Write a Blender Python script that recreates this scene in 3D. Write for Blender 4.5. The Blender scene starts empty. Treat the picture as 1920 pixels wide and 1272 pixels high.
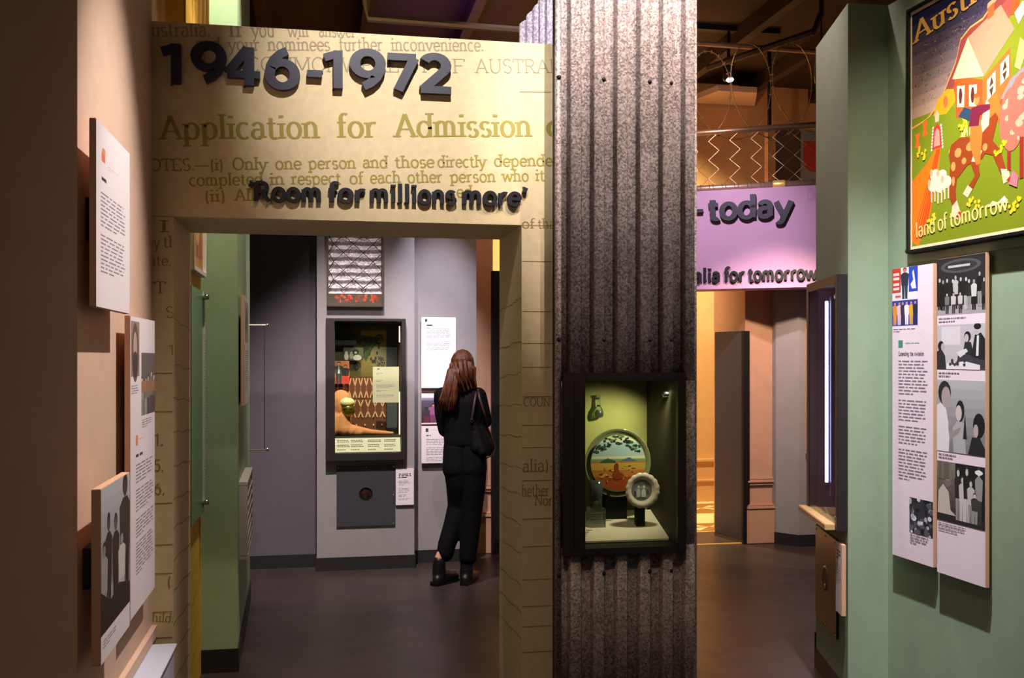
import bpy, bmesh, math, random
from mathutils import Matrix, Vector
random.seed(7)
SC = bpy.context.scene
COL = SC.collection
# ------------------------------------------------------------------ camera
A = math.radians(10.7); CA, SA = math.cos(A), math.sin(A)
EYE = 1.62; F = 1900.0; HOR = 670.0
cd = bpy.data.cameras.new('camera'); cam = bpy.data.objects.new('camera', cd); COL.objects.link(cam)
cam.location = (0, 0, EYE); cam.rotation_euler = (math.pi/2, 0, -A)
cd.sensor_width = 36; cd.lens = 36*F/1920; cd.shift_y = 34/1920; cd.clip_start = .05
SC.camera = cam
cd.dof.use_dof = False
# ------------------------------------------------------------------ world, exposure
w = bpy.data.worlds.new('world'); SC.world = w; w.use_nodes = True
w.node_tree.nodes['Background'].inputs[0].default_value = (1.0, .66, .52, 1)
w.node_tree.nodes['Background'].inputs[1].default_value = .10
vs = SC.view_settings; vs.view_transform = 'Standard'; vs.look = 'None'; vs.gamma = 1; vs.use_curve_mapping = False
vs.exposure = 0.0
SC.cycles.max_bounces = 6; SC.cycles.sample_clamp_indirect = 3

def spot(name, loc, target, power, angle, col=(1, .9, .8), blend=.6, r=.03):
    d = bpy.data.lights.new(name, 'SPOT'); o = bpy.data.objects.new(name, d); COL.objects.link(o)
    d.energy = power*4.2; d.spot_size = math.radians(angle); d.spot_blend = blend; d.color = col; d.shadow_soft_size = r
    o.location = loc
    o.rotation_euler = (Vector(target)-Vector(loc)).to_track_quat('-Z', 'Y').to_euler()
    return o
def area(name, loc, target, power, sx, sy, col):
    d = bpy.data.lights.new(name, 'AREA'); o = bpy.data.objects.new(name, d); COL.objects.link(o)
    d.energy = power; d.shape = 'RECTANGLE'; d.size = sx; d.size_y = sy; d.color = col
    o.location = loc
    o.rotation_euler = (Vector(target)-Vector(loc)).to_track_quat('-Z', 'Y').to_euler()
    return o
WARM = (1, .78, .55); COOL = (.80, .84, 1); PINKW = (1, .85, .86)
# ceiling spotlights of the gallery, plus fill lamps added to lift dark parts
spot('spotlight', (.35, 1.7, 4.6), (.40, 4.28, 2.86), 190, 30, (1, .90, .88), 1, .03)      # portal header
spot('spotlight', (.70, 3.45, 4.5), (-.667, 3.42, 1.55), 165, 34, (1, .89, .83), .9, .02)       # left wall panels
spot('spotlight', (1.75, 3.0, 4.5), (2.6, 3.85, 1.35), 265, 33, (.96, .93, 1), .9, .02)       # right wall panels
spot('spotlight', (1.7, 2.6, 4.6), (2.6, 3.6, 2.6), 62, 40, (1, .85, .66), .8, .03)      # poster
spot('spotlight', (-.1, 4.95, 4.5), (-.5, 5.39, 2.4), 84, 66, (1, .97, .74), .9, .03)        # green wall end
spot('spotlight', (1.0, 6.3, 4.3), (.90, 7.97, 1.90), 150, 21, (.88, .86, 1), 1, .03)      # white text panel
spot('spotlight', (.1, 5.5, 4.4), (.32, 7.8, .6), 240, 40, (1, .88, .84), .9, .03)       # showcase wall
spot('spotlight', (.45, 6.4, 4.4), (.25, 7.7, 2.35), 16, 22, (1, .80, .78), .9, .03)       # framed print with its shaped reflections
spot('spotlight', (1.15, 2.5, 4.5), (1.32, 4.15, 2.9), 150, 36, (1, .84, .82), .9, .04)       # column top
spot('spotlight', (2.2, 2.7, 4.5), (1.38, 4.15, 2.7), 70, 30, (1, .74, .60), .9, .04)       # column right
spot('spotlight', (.5, 3.9, 4.6), (1.02, 4.95, 3.35), 75, 40, (.95, .88, 1), .9, .03)        # added lamp, brightens the stepped iron beside the column
spot('spotlight', (2.1, 5.9, 4.2), (3.3, 7.95, 2.5), 95, 44, (1, .82, .92), 1, .05)       # lilac header
spot('spotlight', (2.9, 9.6, 4.4), (3.3, 10.8, 1.4), 330, 110, (1, .76, .40), .9, .1)      # far warm room
spot('spotlight', (3.3, 6.6, 2.9), (3.75, 8.3, 1.0), 60, 66, (1, .74, .54), .9, .05)          # right back walls
spot('spotlight', (1.9, 4.7, 4.5), (2.5, 4.8, 2.6), 52, 56, (1, .70, .72), .9, .05)          # angled case wall
spot('spotlight', (1.2, 7.5, 4.4), (1.35, 8.3, 1.6), 30, 44, (1, .55, .35), .9, .05)          # pilaster
spot('spotlight', (.9, 7.2, 4.0), (1.1, 8.8, 4.7), 26, 50, (.7, .2, 1), .9, .05)            # purple glint on the ceiling
spot('spotlight', (2.6, 6.9, 3.6), (3.6, 10.6, 4.2), 18, 60, (1, .62, .42), .9, .05)        # lamp added to lift the dark upper back wall
spot('spotlight', (2.0, 6.2, 4.3), (3.3, 8.0, 3.6), 24, 34, (1, .72, .52), .9, .03)        # fill added so the fence and wire coil stand out
spot('spotlight', (.1, 1.2, 4.5), (1.0, 3.6, .2), 26, 60, (1, .72, .52), .9, .3)             # general gallery glow

spot('spotlight', (1.9, .3, 4.4), (1.28, 4.15, 2.05), 110, 12, (1, .86, .84), 1, .05)        # added frontal fill for the dark column middle

# ------------------------------------------------------------------ projection helpers (to read real places off the photograph)
def ray(px, py):
    dx = (px-960)/F
    return Vector((dx*CA+SA, -dx*SA+CA, (HOR-py)/F))
def frame(ox, oy, rot_deg, oz=0):
    return Matrix.Translation((ox, oy, oz)) @ Matrix.Rotation(math.radians(rot_deg), 4, 'Z')
def hit(fr, px, py, off=0.0):
    inv = fr.inverted(); o = inv @ Vector((0, 0, EYE)); d = (inv.to_3x3()) @ ray(px, py)
    t = (off-o.y)/d.y; p = o+d*t
    return p.x, p.z
def camw(X, Y):               # camera-aligned ground coordinates -> world
    return X*CA+Y*SA, -X*SA+Y*CA

# ------------------------------------------------------------------ colour and materials
def lin(c):
    return tuple(((v/255)/12.92 if v/255 <= .04045 else ((v/255+.055)/1.055)**2.4) for v in c)
MATS = {}
def mat(name, rgb, rough=.6, metal=0.0, noise=0.0, scale=8, bump=0.0, bscale=60, spec=.5, emit=None, estr=0, trans=0, alpha=None, ior=1.45, stretch=(1, 1, 1), rgb2=None, coat=0):
    m = bpy.data.materials.new(name); m.use_nodes = True; nt = m.node_tree; b = nt.nodes['Principled BSDF']
    c = lin(rgb); b.inputs['Base Color'].default_value = (*c, 1); b.inputs['Roughness'].default_value = rough
    b.inputs['Metallic'].default_value = metal; b.inputs['Specular IOR Level'].default_value = spec
    b.inputs['IOR'].default_value = ior
    if coat: b.inputs['Coat Weight'].default_value = coat
    if trans: b.inputs['Transmission Weight'].default_value = trans
    if alpha is not None: b.inputs['Alpha'].default_value = alpha
    if emit: b.inputs['Emission Color'].default_value = (*lin(emit), 1); b.inputs['Emission Strength'].default_value = estr
    if noise or bump:
        tc = nt.nodes.new('ShaderNodeTexCoord'); mp = nt.nodes.new('ShaderNodeMapping'); mp.inputs['Scale'].default_value = stretch
        nt.links.new(tc.outputs['Object'], mp.inputs['Vector'])
    if noise:
        n = nt.nodes.new('ShaderNodeTexNoise'); n.inputs['Scale'].default_value = scale; n.inputs['Detail'].default_value = 8
        n.inputs['Roughness'].default_value = .65
        nt.links.new(mp.outputs[0], n.inputs['Vector'])
        r = nt.nodes.new('ShaderNodeValToRGB'); c2 = lin(rgb2) if rgb2 else tuple(v*(1-noise) for v in c)
        r.color_ramp.elements[0].position = .35; r.color_ramp.elements[1].position = .65
        r.color_ramp.elements[0].color = (*c2, 1); r.color_ramp.elements[1].color = (*(c if rgb2 else tuple(min(1, v*(1+noise*.5)) for v in c)), 1)
        nt.links.new(n.outputs['Fac'], r.inputs[0]); nt.links.new(r.outputs[0], b.inputs['Base Color'])
    if bump:
        n2 = nt.nodes.new('ShaderNodeTexNoise'); n2.inputs['Scale'].default_value = bscale; n2.inputs['Detail'].default_value = 4
        nt.links.new(mp.outputs[0], n2.inputs['Vector'])
        bp = nt.nodes.new('ShaderNodeBump'); bp.inputs['Strength'].default_value = bump; bp.inputs['Distance'].default_value = .01
        nt.links.new(n2.outputs['Fac'], bp.inputs['Height']); nt.links.new(bp.outputs[0], b.inputs['Normal'])
    MATS[name] = m
    return m
M_beige = mat('beige_paint', (212, 180, 158), .75, noise=.06, bump=.05, bscale=120)
M_yellow = mat('form_print_wall', (208, 192, 150), .7, noise=.08, scale=30, bump=.05)
M_yellow2 = mat('yellow_print_wall', (226, 186, 70), .7, noise=.12, scale=20)
M_green = mat('sage_green_paint', (160, 182, 146), .75, noise=.05, bump=.04, bscale=120)
M_greenr = mat('right_green_paint', (138, 158, 132), .75, noise=.05, bump=.04, bscale=120)
M_grey = mat('grey_wall_paint', (148, 142, 144), .75, noise=.05, bump=.04, bscale=150)
M_dark = mat('dark_ceiling', (52, 34, 36), .8, noise=.15, scale=3)
M_beam = mat('dark_beam', (56, 38, 38), .6)
M_pipe = mat('galvanised_conduit', (170, 140, 120), .4, metal=.6)
M_base = mat('black_baseboard', (38, 34, 36), .5)
M_clay = mat('clay_plaster', (190, 145, 118), .75, noise=.07, bump=.05)
M_back = mat('cream_plaster', (214, 170, 120), .75, noise=.05)
M_purple = mat('lilac_header', (190, 148, 188), .6, noise=.05, scale=3)
M_frame = mat('dark_bronze_frame', (50, 45, 45), .45, metal=.3)
M_slate = mat('slate_letter', (30, 32, 50), .45)
M_blackl = mat('black_letter', (16, 15, 24), .45)
M_print_y = mat('olive_print', (148, 138, 62), .7)
M_print_g = mat('pale_grey_print', (150, 138, 108), .7)
M_print_d = mat('dim_olive_print', (136, 118, 62), .7)
M_print_p = mat('pink_outline_print', (190, 100, 160), .7)
M_white = mat('white_board', (232, 222, 226), .5)
M_edge = mat('board_edge', (205, 160, 130), .6)
M_steel = mat('brushed_steel', (150, 140, 128), .28, metal=1, noise=.1, scale=6, stretch=(1, 1, 12))
M_chrome = mat('chrome', (200, 195, 190), .15, metal=1)
M_grplate = mat('graphite_plate', (74, 72, 78), .45, metal=.3, noise=.1, scale=40)
M_black = mat('black', (14, 13, 15), .5)
M_tray = mat('white_metal_box', (196, 204, 222), .45)
M_skin = mat('skin', (205, 150, 120), .55)
M_hair = mat('auburn_hair', (104, 50, 20), .42, noise=.35, scale=14, stretch=(7, 7, .5), bump=.5, bscale=40, rgb2=(30, 14, 8))
M_cloth = mat('black_cloth', (10, 8, 13), .85, spec=.15, bump=.3, bscale=30)
M_trous = mat('black_trousers', (8, 7, 10), .8, spec=.15, bump=.3, bscale=25)
M_boot = mat('black_leather', (16, 14, 15), .4)
M_bag = mat('bag_leather', (10, 8, 11), .6, spec=.2, bump=.2, bscale=40)
M_peach = mat('peach_cloth', (214, 138, 88), .8, bump=.4, bscale=25)
M_gold = mat('gold_face', (150, 130, 40), .3, metal=.8)
M_cream = mat('cream_cloth', (240, 220, 160), .7)
M_brass = mat('gold_metal_light_streaks', (240, 200, 120), .35, metal=.5)  # gold metal of coupling and sill; also forms the wall's light streaks
M_plum = mat('case_green_lining', (168, 168, 92), .7, noise=.05)
M_cdark = mat('case_dark_lining', (58, 50, 36), .7)
M_label = mat('cream_label', (232, 218, 190), .6)
M_tile = mat('cream_tile', (236, 206, 150), .35)
M_tileb = mat('brown_tile', (150, 106, 50), .35)
M_wire = mat('fence_wire', (190, 160, 130), .35, metal=.8)
M_rail = mat('fence_rail', (190, 160, 145), .35, metal=.7)
M_red = mat('red_print', (196, 60, 40), .6)
M_grp = mat('green_glass_panel', (112, 150, 118), .25, noise=.03)
M_tube = mat('light_tube', (255, 255, 255), .5, emit=(255, 240, 200), estr=2.2)
M_tubeb = mat('cool_light_tube', (255, 255, 255), .5, emit=(225, 225, 255), estr=9)
M_lens = mat('lamp_lens', (255, 255, 255), .5, emit=(215, 205, 255), estr=14)
def galv(name, base, dark, rough=.38):
    m = bpy.data.materials.new(name); m.use_nodes = True; nt = m.node_tree; b = nt.nodes['Principled BSDF']
    tc = nt.nodes.new('ShaderNodeTexCoord'); v = nt.nodes.new('ShaderNodeTexVoronoi'); v.inputs['Scale'].default_value = 150
    nt.links.new(tc.outputs['Object'], v.inputs['Vector'])
    n = nt.nodes.new('ShaderNodeTexNoise'); n.inputs['Scale'].default_value = 5; n.inputs['Detail'].default_value = 9
    nt.links.new(tc.outputs['Object'], n.inputs['Vector'])
    mx = nt.nodes.new('ShaderNodeMix'); mx.data_type = 'FLOAT'; mx.inputs[0].default_value = .4
    sp = nt.nodes.new('ShaderNodeSeparateColor'); nt.links.new(v.outputs['Color'], sp.inputs[0])
    nt.links.new(sp.outputs[0], mx.inputs[2]); nt.links.new(n.outputs['Fac'], mx.inputs[3])
    r = nt.nodes.new('ShaderNodeValToRGB'); r.color_ramp.elements[0].position = .2; r.color_ramp.elements[1].position = .8
    r.color_ramp.elements[0].color = (*lin(dark), 1); r.color_ramp.elements[1].color = (*lin(base), 1)
    nt.links.new(mx.outputs[0], r.inputs[0]); nt.links.new(r.outputs[0], b.inputs['Base Color'])
    rr = nt.nodes.new('ShaderNodeMapRange'); rr.inputs[3].default_value = rough-.12; rr.inputs[4].default_value = rough+.18
    nt.links.new(sp.outputs[1], rr.inputs[0]); nt.links.new(rr.outputs[0], b.inputs['Roughness'])
    b.inputs['Metallic'].default_value = .2
    bp = nt.nodes.new('ShaderNodeBump'); bp.inputs['Strength'].default_value = .35; bp.inputs['Distance'].default_value = .003
    nt.links.new(sp.outputs[2], bp.inputs['Height']); nt.links.new(bp.outputs[0], b.inputs['Normal'])
    return m
M_galv = galv('galvanised_iron', (188, 176, 172), (104, 96, 92))
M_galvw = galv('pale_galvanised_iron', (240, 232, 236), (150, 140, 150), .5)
def floormat():
    m = bpy.data.materials.new('polished_dark_floor'); m.use_nodes = True; nt = m.node_tree; b = nt.nodes['Principled BSDF']
    tc = nt.nodes.new('ShaderNodeTexCoord'); n = nt.nodes.new('ShaderNodeTexNoise'); n.inputs['Scale'].default_value = 1.3; n.inputs['Detail'].default_value = 9
    n.inputs['Roughness'].default_value = .7
    nt.links.new(tc.outputs['Object'], n.inputs['Vector'])
    r = nt.nodes.new('ShaderNodeValToRGB'); r.color_ramp.elements[0].color = (*lin((42, 34, 34)), 1); r.color_ramp.elements[1].color = (*lin((66, 54, 51)), 1)
    r.color_ramp.elements[0].position = .3; r.color_ramp.elements[1].position = .7
    nt.links.new(n.outputs['Fac'], r.inputs[0]); nt.links.new(r.outputs[0], b.inputs['Base Color'])
    rr = nt.nodes.new('ShaderNodeMapRange'); rr.inputs[3].default_value = .28; rr.inputs[4].default_value = .48
    n2 = nt.nodes.new('ShaderNodeTexNoise'); n2.inputs['Scale'].default_value = 6; n2.inputs['Detail'].default_value = 6
    nt.links.new(tc.outputs['Object'], n2.inputs['Vector']); nt.links.new(n2.outputs['Fac'], rr.inputs[0]); nt.links.new(rr.outputs[0], b.inputs['Roughness'])
    return m
M_floor = floormat()
def glassmat(name, tint=(255, 255, 255), amount=.12):
    m = bpy.data.materials.new(name); m.use_nodes = True; nt = m.node_tree; nt.nodes.remove(nt.nodes['Principled BSDF'])
    o = nt.nodes['Material Output']; t = nt.nodes.new('ShaderNodeBsdfTransparent'); g = nt.nodes.new('ShaderNodeBsdfGlossy'); mx = nt.nodes.new('ShaderNodeMixShader')
    g.inputs['Roughness'].default_value = .03; t.inputs[0].default_value = (*lin(tint), 1)
    f = nt.nodes.new('ShaderNodeFresnel'); f.inputs[0].default_value = 1.14
    ge = nt.nodes.new('ShaderNodeNewGeometry'); mu = nt.nodes.new('ShaderNodeMath'); mu.operation = 'SUBTRACT'; mu.use_clamp = True
    nt.links.new(f.outputs[0], mu.inputs[0]); nt.links.new(ge.outputs['Backfacing'], mu.inputs[1])
    nt.links.new(mu.outputs[0], mx.inputs[0]); nt.links.new(t.outputs[0], mx.inputs[1]); nt.links.new(g.outputs[0], mx.inputs[2]); nt.links.new(mx.outputs[0], o.inputs[0])
    return m
M_glass = glassmat('clear_glass', (245, 250, 245))
M_glassy = mat('thick_glass', (225, 235, 225), .05, trans=.95)
def vcol(name, rough):
    m = bpy.data.materials.new(name); m.use_nodes = True; nt = m.node_tree; b = nt.nodes['Principled BSDF']
    a = nt.nodes.new('ShaderNodeVertexColor'); a.layer_name = 'ink'
    n = nt.nodes.new('ShaderNodeTexNoise'); n.inputs['Scale'].default_value = 260; n.inputs['Detail'].default_value = 2
    tc = nt.nodes.new('ShaderNodeTexCoord'); nt.links.new(tc.outputs['Object'], n.inputs['Vector'])
    mr = nt.nodes.new('ShaderNodeMapRange'); mr.inputs[3].default_value = .86; mr.inputs[4].default_value = 1.12; nt.links.new(n.outputs['Fac'], mr.inputs[0])
    mm = nt.nodes.new('ShaderNodeVectorMath'); mm.operation = 'SCALE'
    nt.links.new(a.outputs['Color'], mm.inputs[0]); nt.links.new(mr.outputs[0], mm.inputs['Scale'])
    nt.links.new(mm.outputs[0], b.inputs['Base Color']); b.inputs['Roughness'].default_value = rough
    return m
M_ink = vcol('printed_ink', .55); M_inkg = vcol('glossy_print', .22)

# ------------------------------------------------------------------ mesh builder
WM = {}
def wm(o): return WM.get(o.name, Matrix.Identity(4))
def tag(o, label=None, cat=None, group=None, kind=None):
    if label: o['label'] = label
    if cat: o['category'] = cat
    if group: o['group'] = group
    if kind: o['kind'] = kind
    return o
def thing(name, label, cat, M, group=None):
    o = bpy.data.objects.new(name, None); COL.objects.link(o); o.matrix_basis = M; WM[o.name] = M.copy(); o.empty_display_size = .1
    return tag(o, label, cat, group)
I4 = Matrix.Identity(4)
class MB:
    def __init__(s, fr=I4): s.v = []; s.f = []; s.fr = fr
    def add(s, vs, fs):
        n = len(s.v); s.v += [Vector(p) for p in vs]; s.f += [tuple(i+n for i in q) for q in fs]; return s
    def box(s, x0, x1, y0, y1, z0, z1):
        x0, x1 = min(x0, x1), max(x0, x1); y0, y1 = min(y0, y1), max(y0, y1); z0, z1 = min(z0, z1), max(z0, z1)
        return s.add([(x, y, z) for x in (x0, x1) for y in (y0, y1) for z in (z0, z1)],
                     [(0, 1, 3, 2), (4, 6, 7, 5), (0, 4, 5, 1), (2, 3, 7, 6), (0, 2, 6, 4), (1, 5, 7, 3)])
    def prism(s, pts, z0, z1):            # polygon in xy (ccw), extruded in z
        n = len(pts); vs = [(p[0], p[1], z0) for p in pts]+[(p[0], p[1], z1) for p in pts]
        return s.add(vs, [tuple(range(n))[::-1], tuple(range(n, 2*n))]+[(i, (i+1) % n, n+(i+1) % n, n+i) for i in range(n)])
    def slab(s, pts, y0, y1):             # polygon in xz, extruded in y
        n = len(pts); vs = [(p[0], y0, p[1]) for p in pts]+[(p[0], y1, p[1]) for p in pts]
        return s.add(vs, [tuple(range(n)), tuple(range(n, 2*n))[::-1]]+[(i, n+i, n+(i+1) % n, (i+1) % n) for i in range(n)])
    def tube(s, path, r, n=8, cap=True, closed=False):
        path = [Vector(p) for p in path]; rs = r if isinstance(r, (list, tuple)) else [r]*len(path)
        vs = []; fs = []; up = None; L = len(path)
        for i, p in enumerate(path):
            a = path[(i-1) % L] if (closed or i > 0) else p; b = path[(i+1) % L] if (closed or i < L-1) else p
            d = (b-a).normalized()
            if up is None: up = Vector((0, 0, 1)) if abs(d.z) < .9 else Vector((1, 0, 0))
            sd = d.cross(up).normalized(); up = sd.cross(d).normalized()
            for k in range(n):
                t = 2*math.pi*k/n; vs.append(p+(sd*math.cos(t)+up*math.sin(t))*rs[i])
        for i in range(L if closed else L-1):
            for k in range(n):
                j = (i+1) % L
                fs.append((i*n+k, i*n+(k+1) % n, j*n+(k+1) % n, j*n+k))
        if cap and not closed: fs += [tuple(range(n))[::-1], tuple(range((L-1)*n, L*n))]
        return s.add(vs, fs)
    def lathe(s, prof, n=24, c=(0, 0, 0), axis='z'):
        vs = []; fs = []
        for r, h in prof:
            for k in range(n):
                t = 2*math.pi*k/n; a, b = r*math.cos(t), r*math.sin(t)
                vs.append((c[0]+a, c[1]+b, c[2]+h) if axis == 'z' else (c[0]+a, c[1]+h, c[2]+b) if axis == 'y' else (c[0]+h, c[1]+a, c[2]+b))
        for i in range(len(prof)-1):
            for k in range(n): fs.append((i*n+k, i*n+(k+1) % n, (i+1)*n+(k+1) % n, (i+1)*n+k))
        return s.add(vs, fs)
    def ell(s, c, r, n=14, rot=None):
        vs = []; fs = []; m = n//2+1
        for i in range(m+1):
            ph = math.pi*i/m
            for k in range(n):
                t = 2*math.pi*k/n; p = Vector((r[0]*math.sin(ph)*math.cos(t), r[1]*math.sin(ph)*math.sin(t), r[2]*math.cos(ph)))
                if rot: p = rot @ p
                vs.append(p+Vector(c))
        for i in range(m):
            for k in range(n): fs.append((i*n+k, (i+1)*n+k, (i+1)*n+(k+1) % n, i*n+(k+1) % n))
        return s.add(vs, fs)
    def cap(s, a, b, ra, rb, n=12):       # tapered capsule
        s.ell(a, (ra,)*3, n); s.ell(b, (rb,)*3, n); return s.tube([a, b], [ra, rb], n)
    def bounds(s):
        P = s.v; return [min(p[i] for p in P) for i in range(3)], [max(p[i] for p in P) for i in range(3)]
    def build(s, name, m, parent=None, smooth=False, bevel=0, label=None, kind=None, cat=None, group=None):
        me = bpy.data.meshes.new(name); o = bpy.data.objects.new(name, me); COL.objects.link(o)
        if parent is not None:
            T = wm(parent).inverted() @ s.fr; o.parent = parent; WM[o.name] = wm(parent).copy()
        else:
            lo, hi = s.bounds(); M = s.fr @ Matrix.Translation(((lo[0]+hi[0])/2, (lo[1]+hi[1])/2, lo[2]))
            o.matrix_basis = M; WM[o.name] = M.copy(); T = M.inverted() @ s.fr
        me.from_pydata([T @ p for p in s.v], [], s.f); me.validate()
        bm = bmesh.new(); bm.from_mesh(me); bmesh.ops.recalc_face_normals(bm, faces=bm.faces)
        if bevel:
            es = [e for e in bm.edges if len(e.link_faces) == 2 and e.calc_face_angle(0) > .6]
            bmesh.ops.bevel(bm, geom=es, offset=bevel, segments=2, affect='EDGES', clamp_overlap=True)
        bm.to_mesh(me); bm.free()
        if smooth:
            me.polygons.foreach_set('use_smooth', [True]*len(me.polygons))
        if m: me.materials.append(m)
        return tag(o, label, cat, group, kind)
def struct(name, m, mb, parent=None, **k):
    return mb.build(name, m, parent, kind=None if parent else 'structure', **k)
def blob(mb, name, m, parent, voxel=.008, it=6, **k):
    """one continuous surface out of overlapping volumes"""
    o = mb.build(name+'_tmp', None, parent)
    md = o.modifiers.new('r', 'REMESH'); md.mode = 'VOXEL'; md.voxel_size = voxel
    sm = o.modifiers.new('s', 'SMOOTH'); sm.factor = .5; sm.iterations = it
    dg = bpy.context.evaluated_depsgraph_get(); me = bpy.data.meshes.new_from_object(o.evaluated_get(dg))
    old = o.data; o.modifiers.clear(); o.data = me; bpy.data.meshes.remove(old); w_ = WM.pop(o.name); o.name = name; WM[o.name] = w_
    me.name = name; me.materials.clear(); me.materials.append(m); me.polygons.foreach_set('use_smooth', [True]*len(me.polygons))
    return tag(o, **k)

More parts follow.
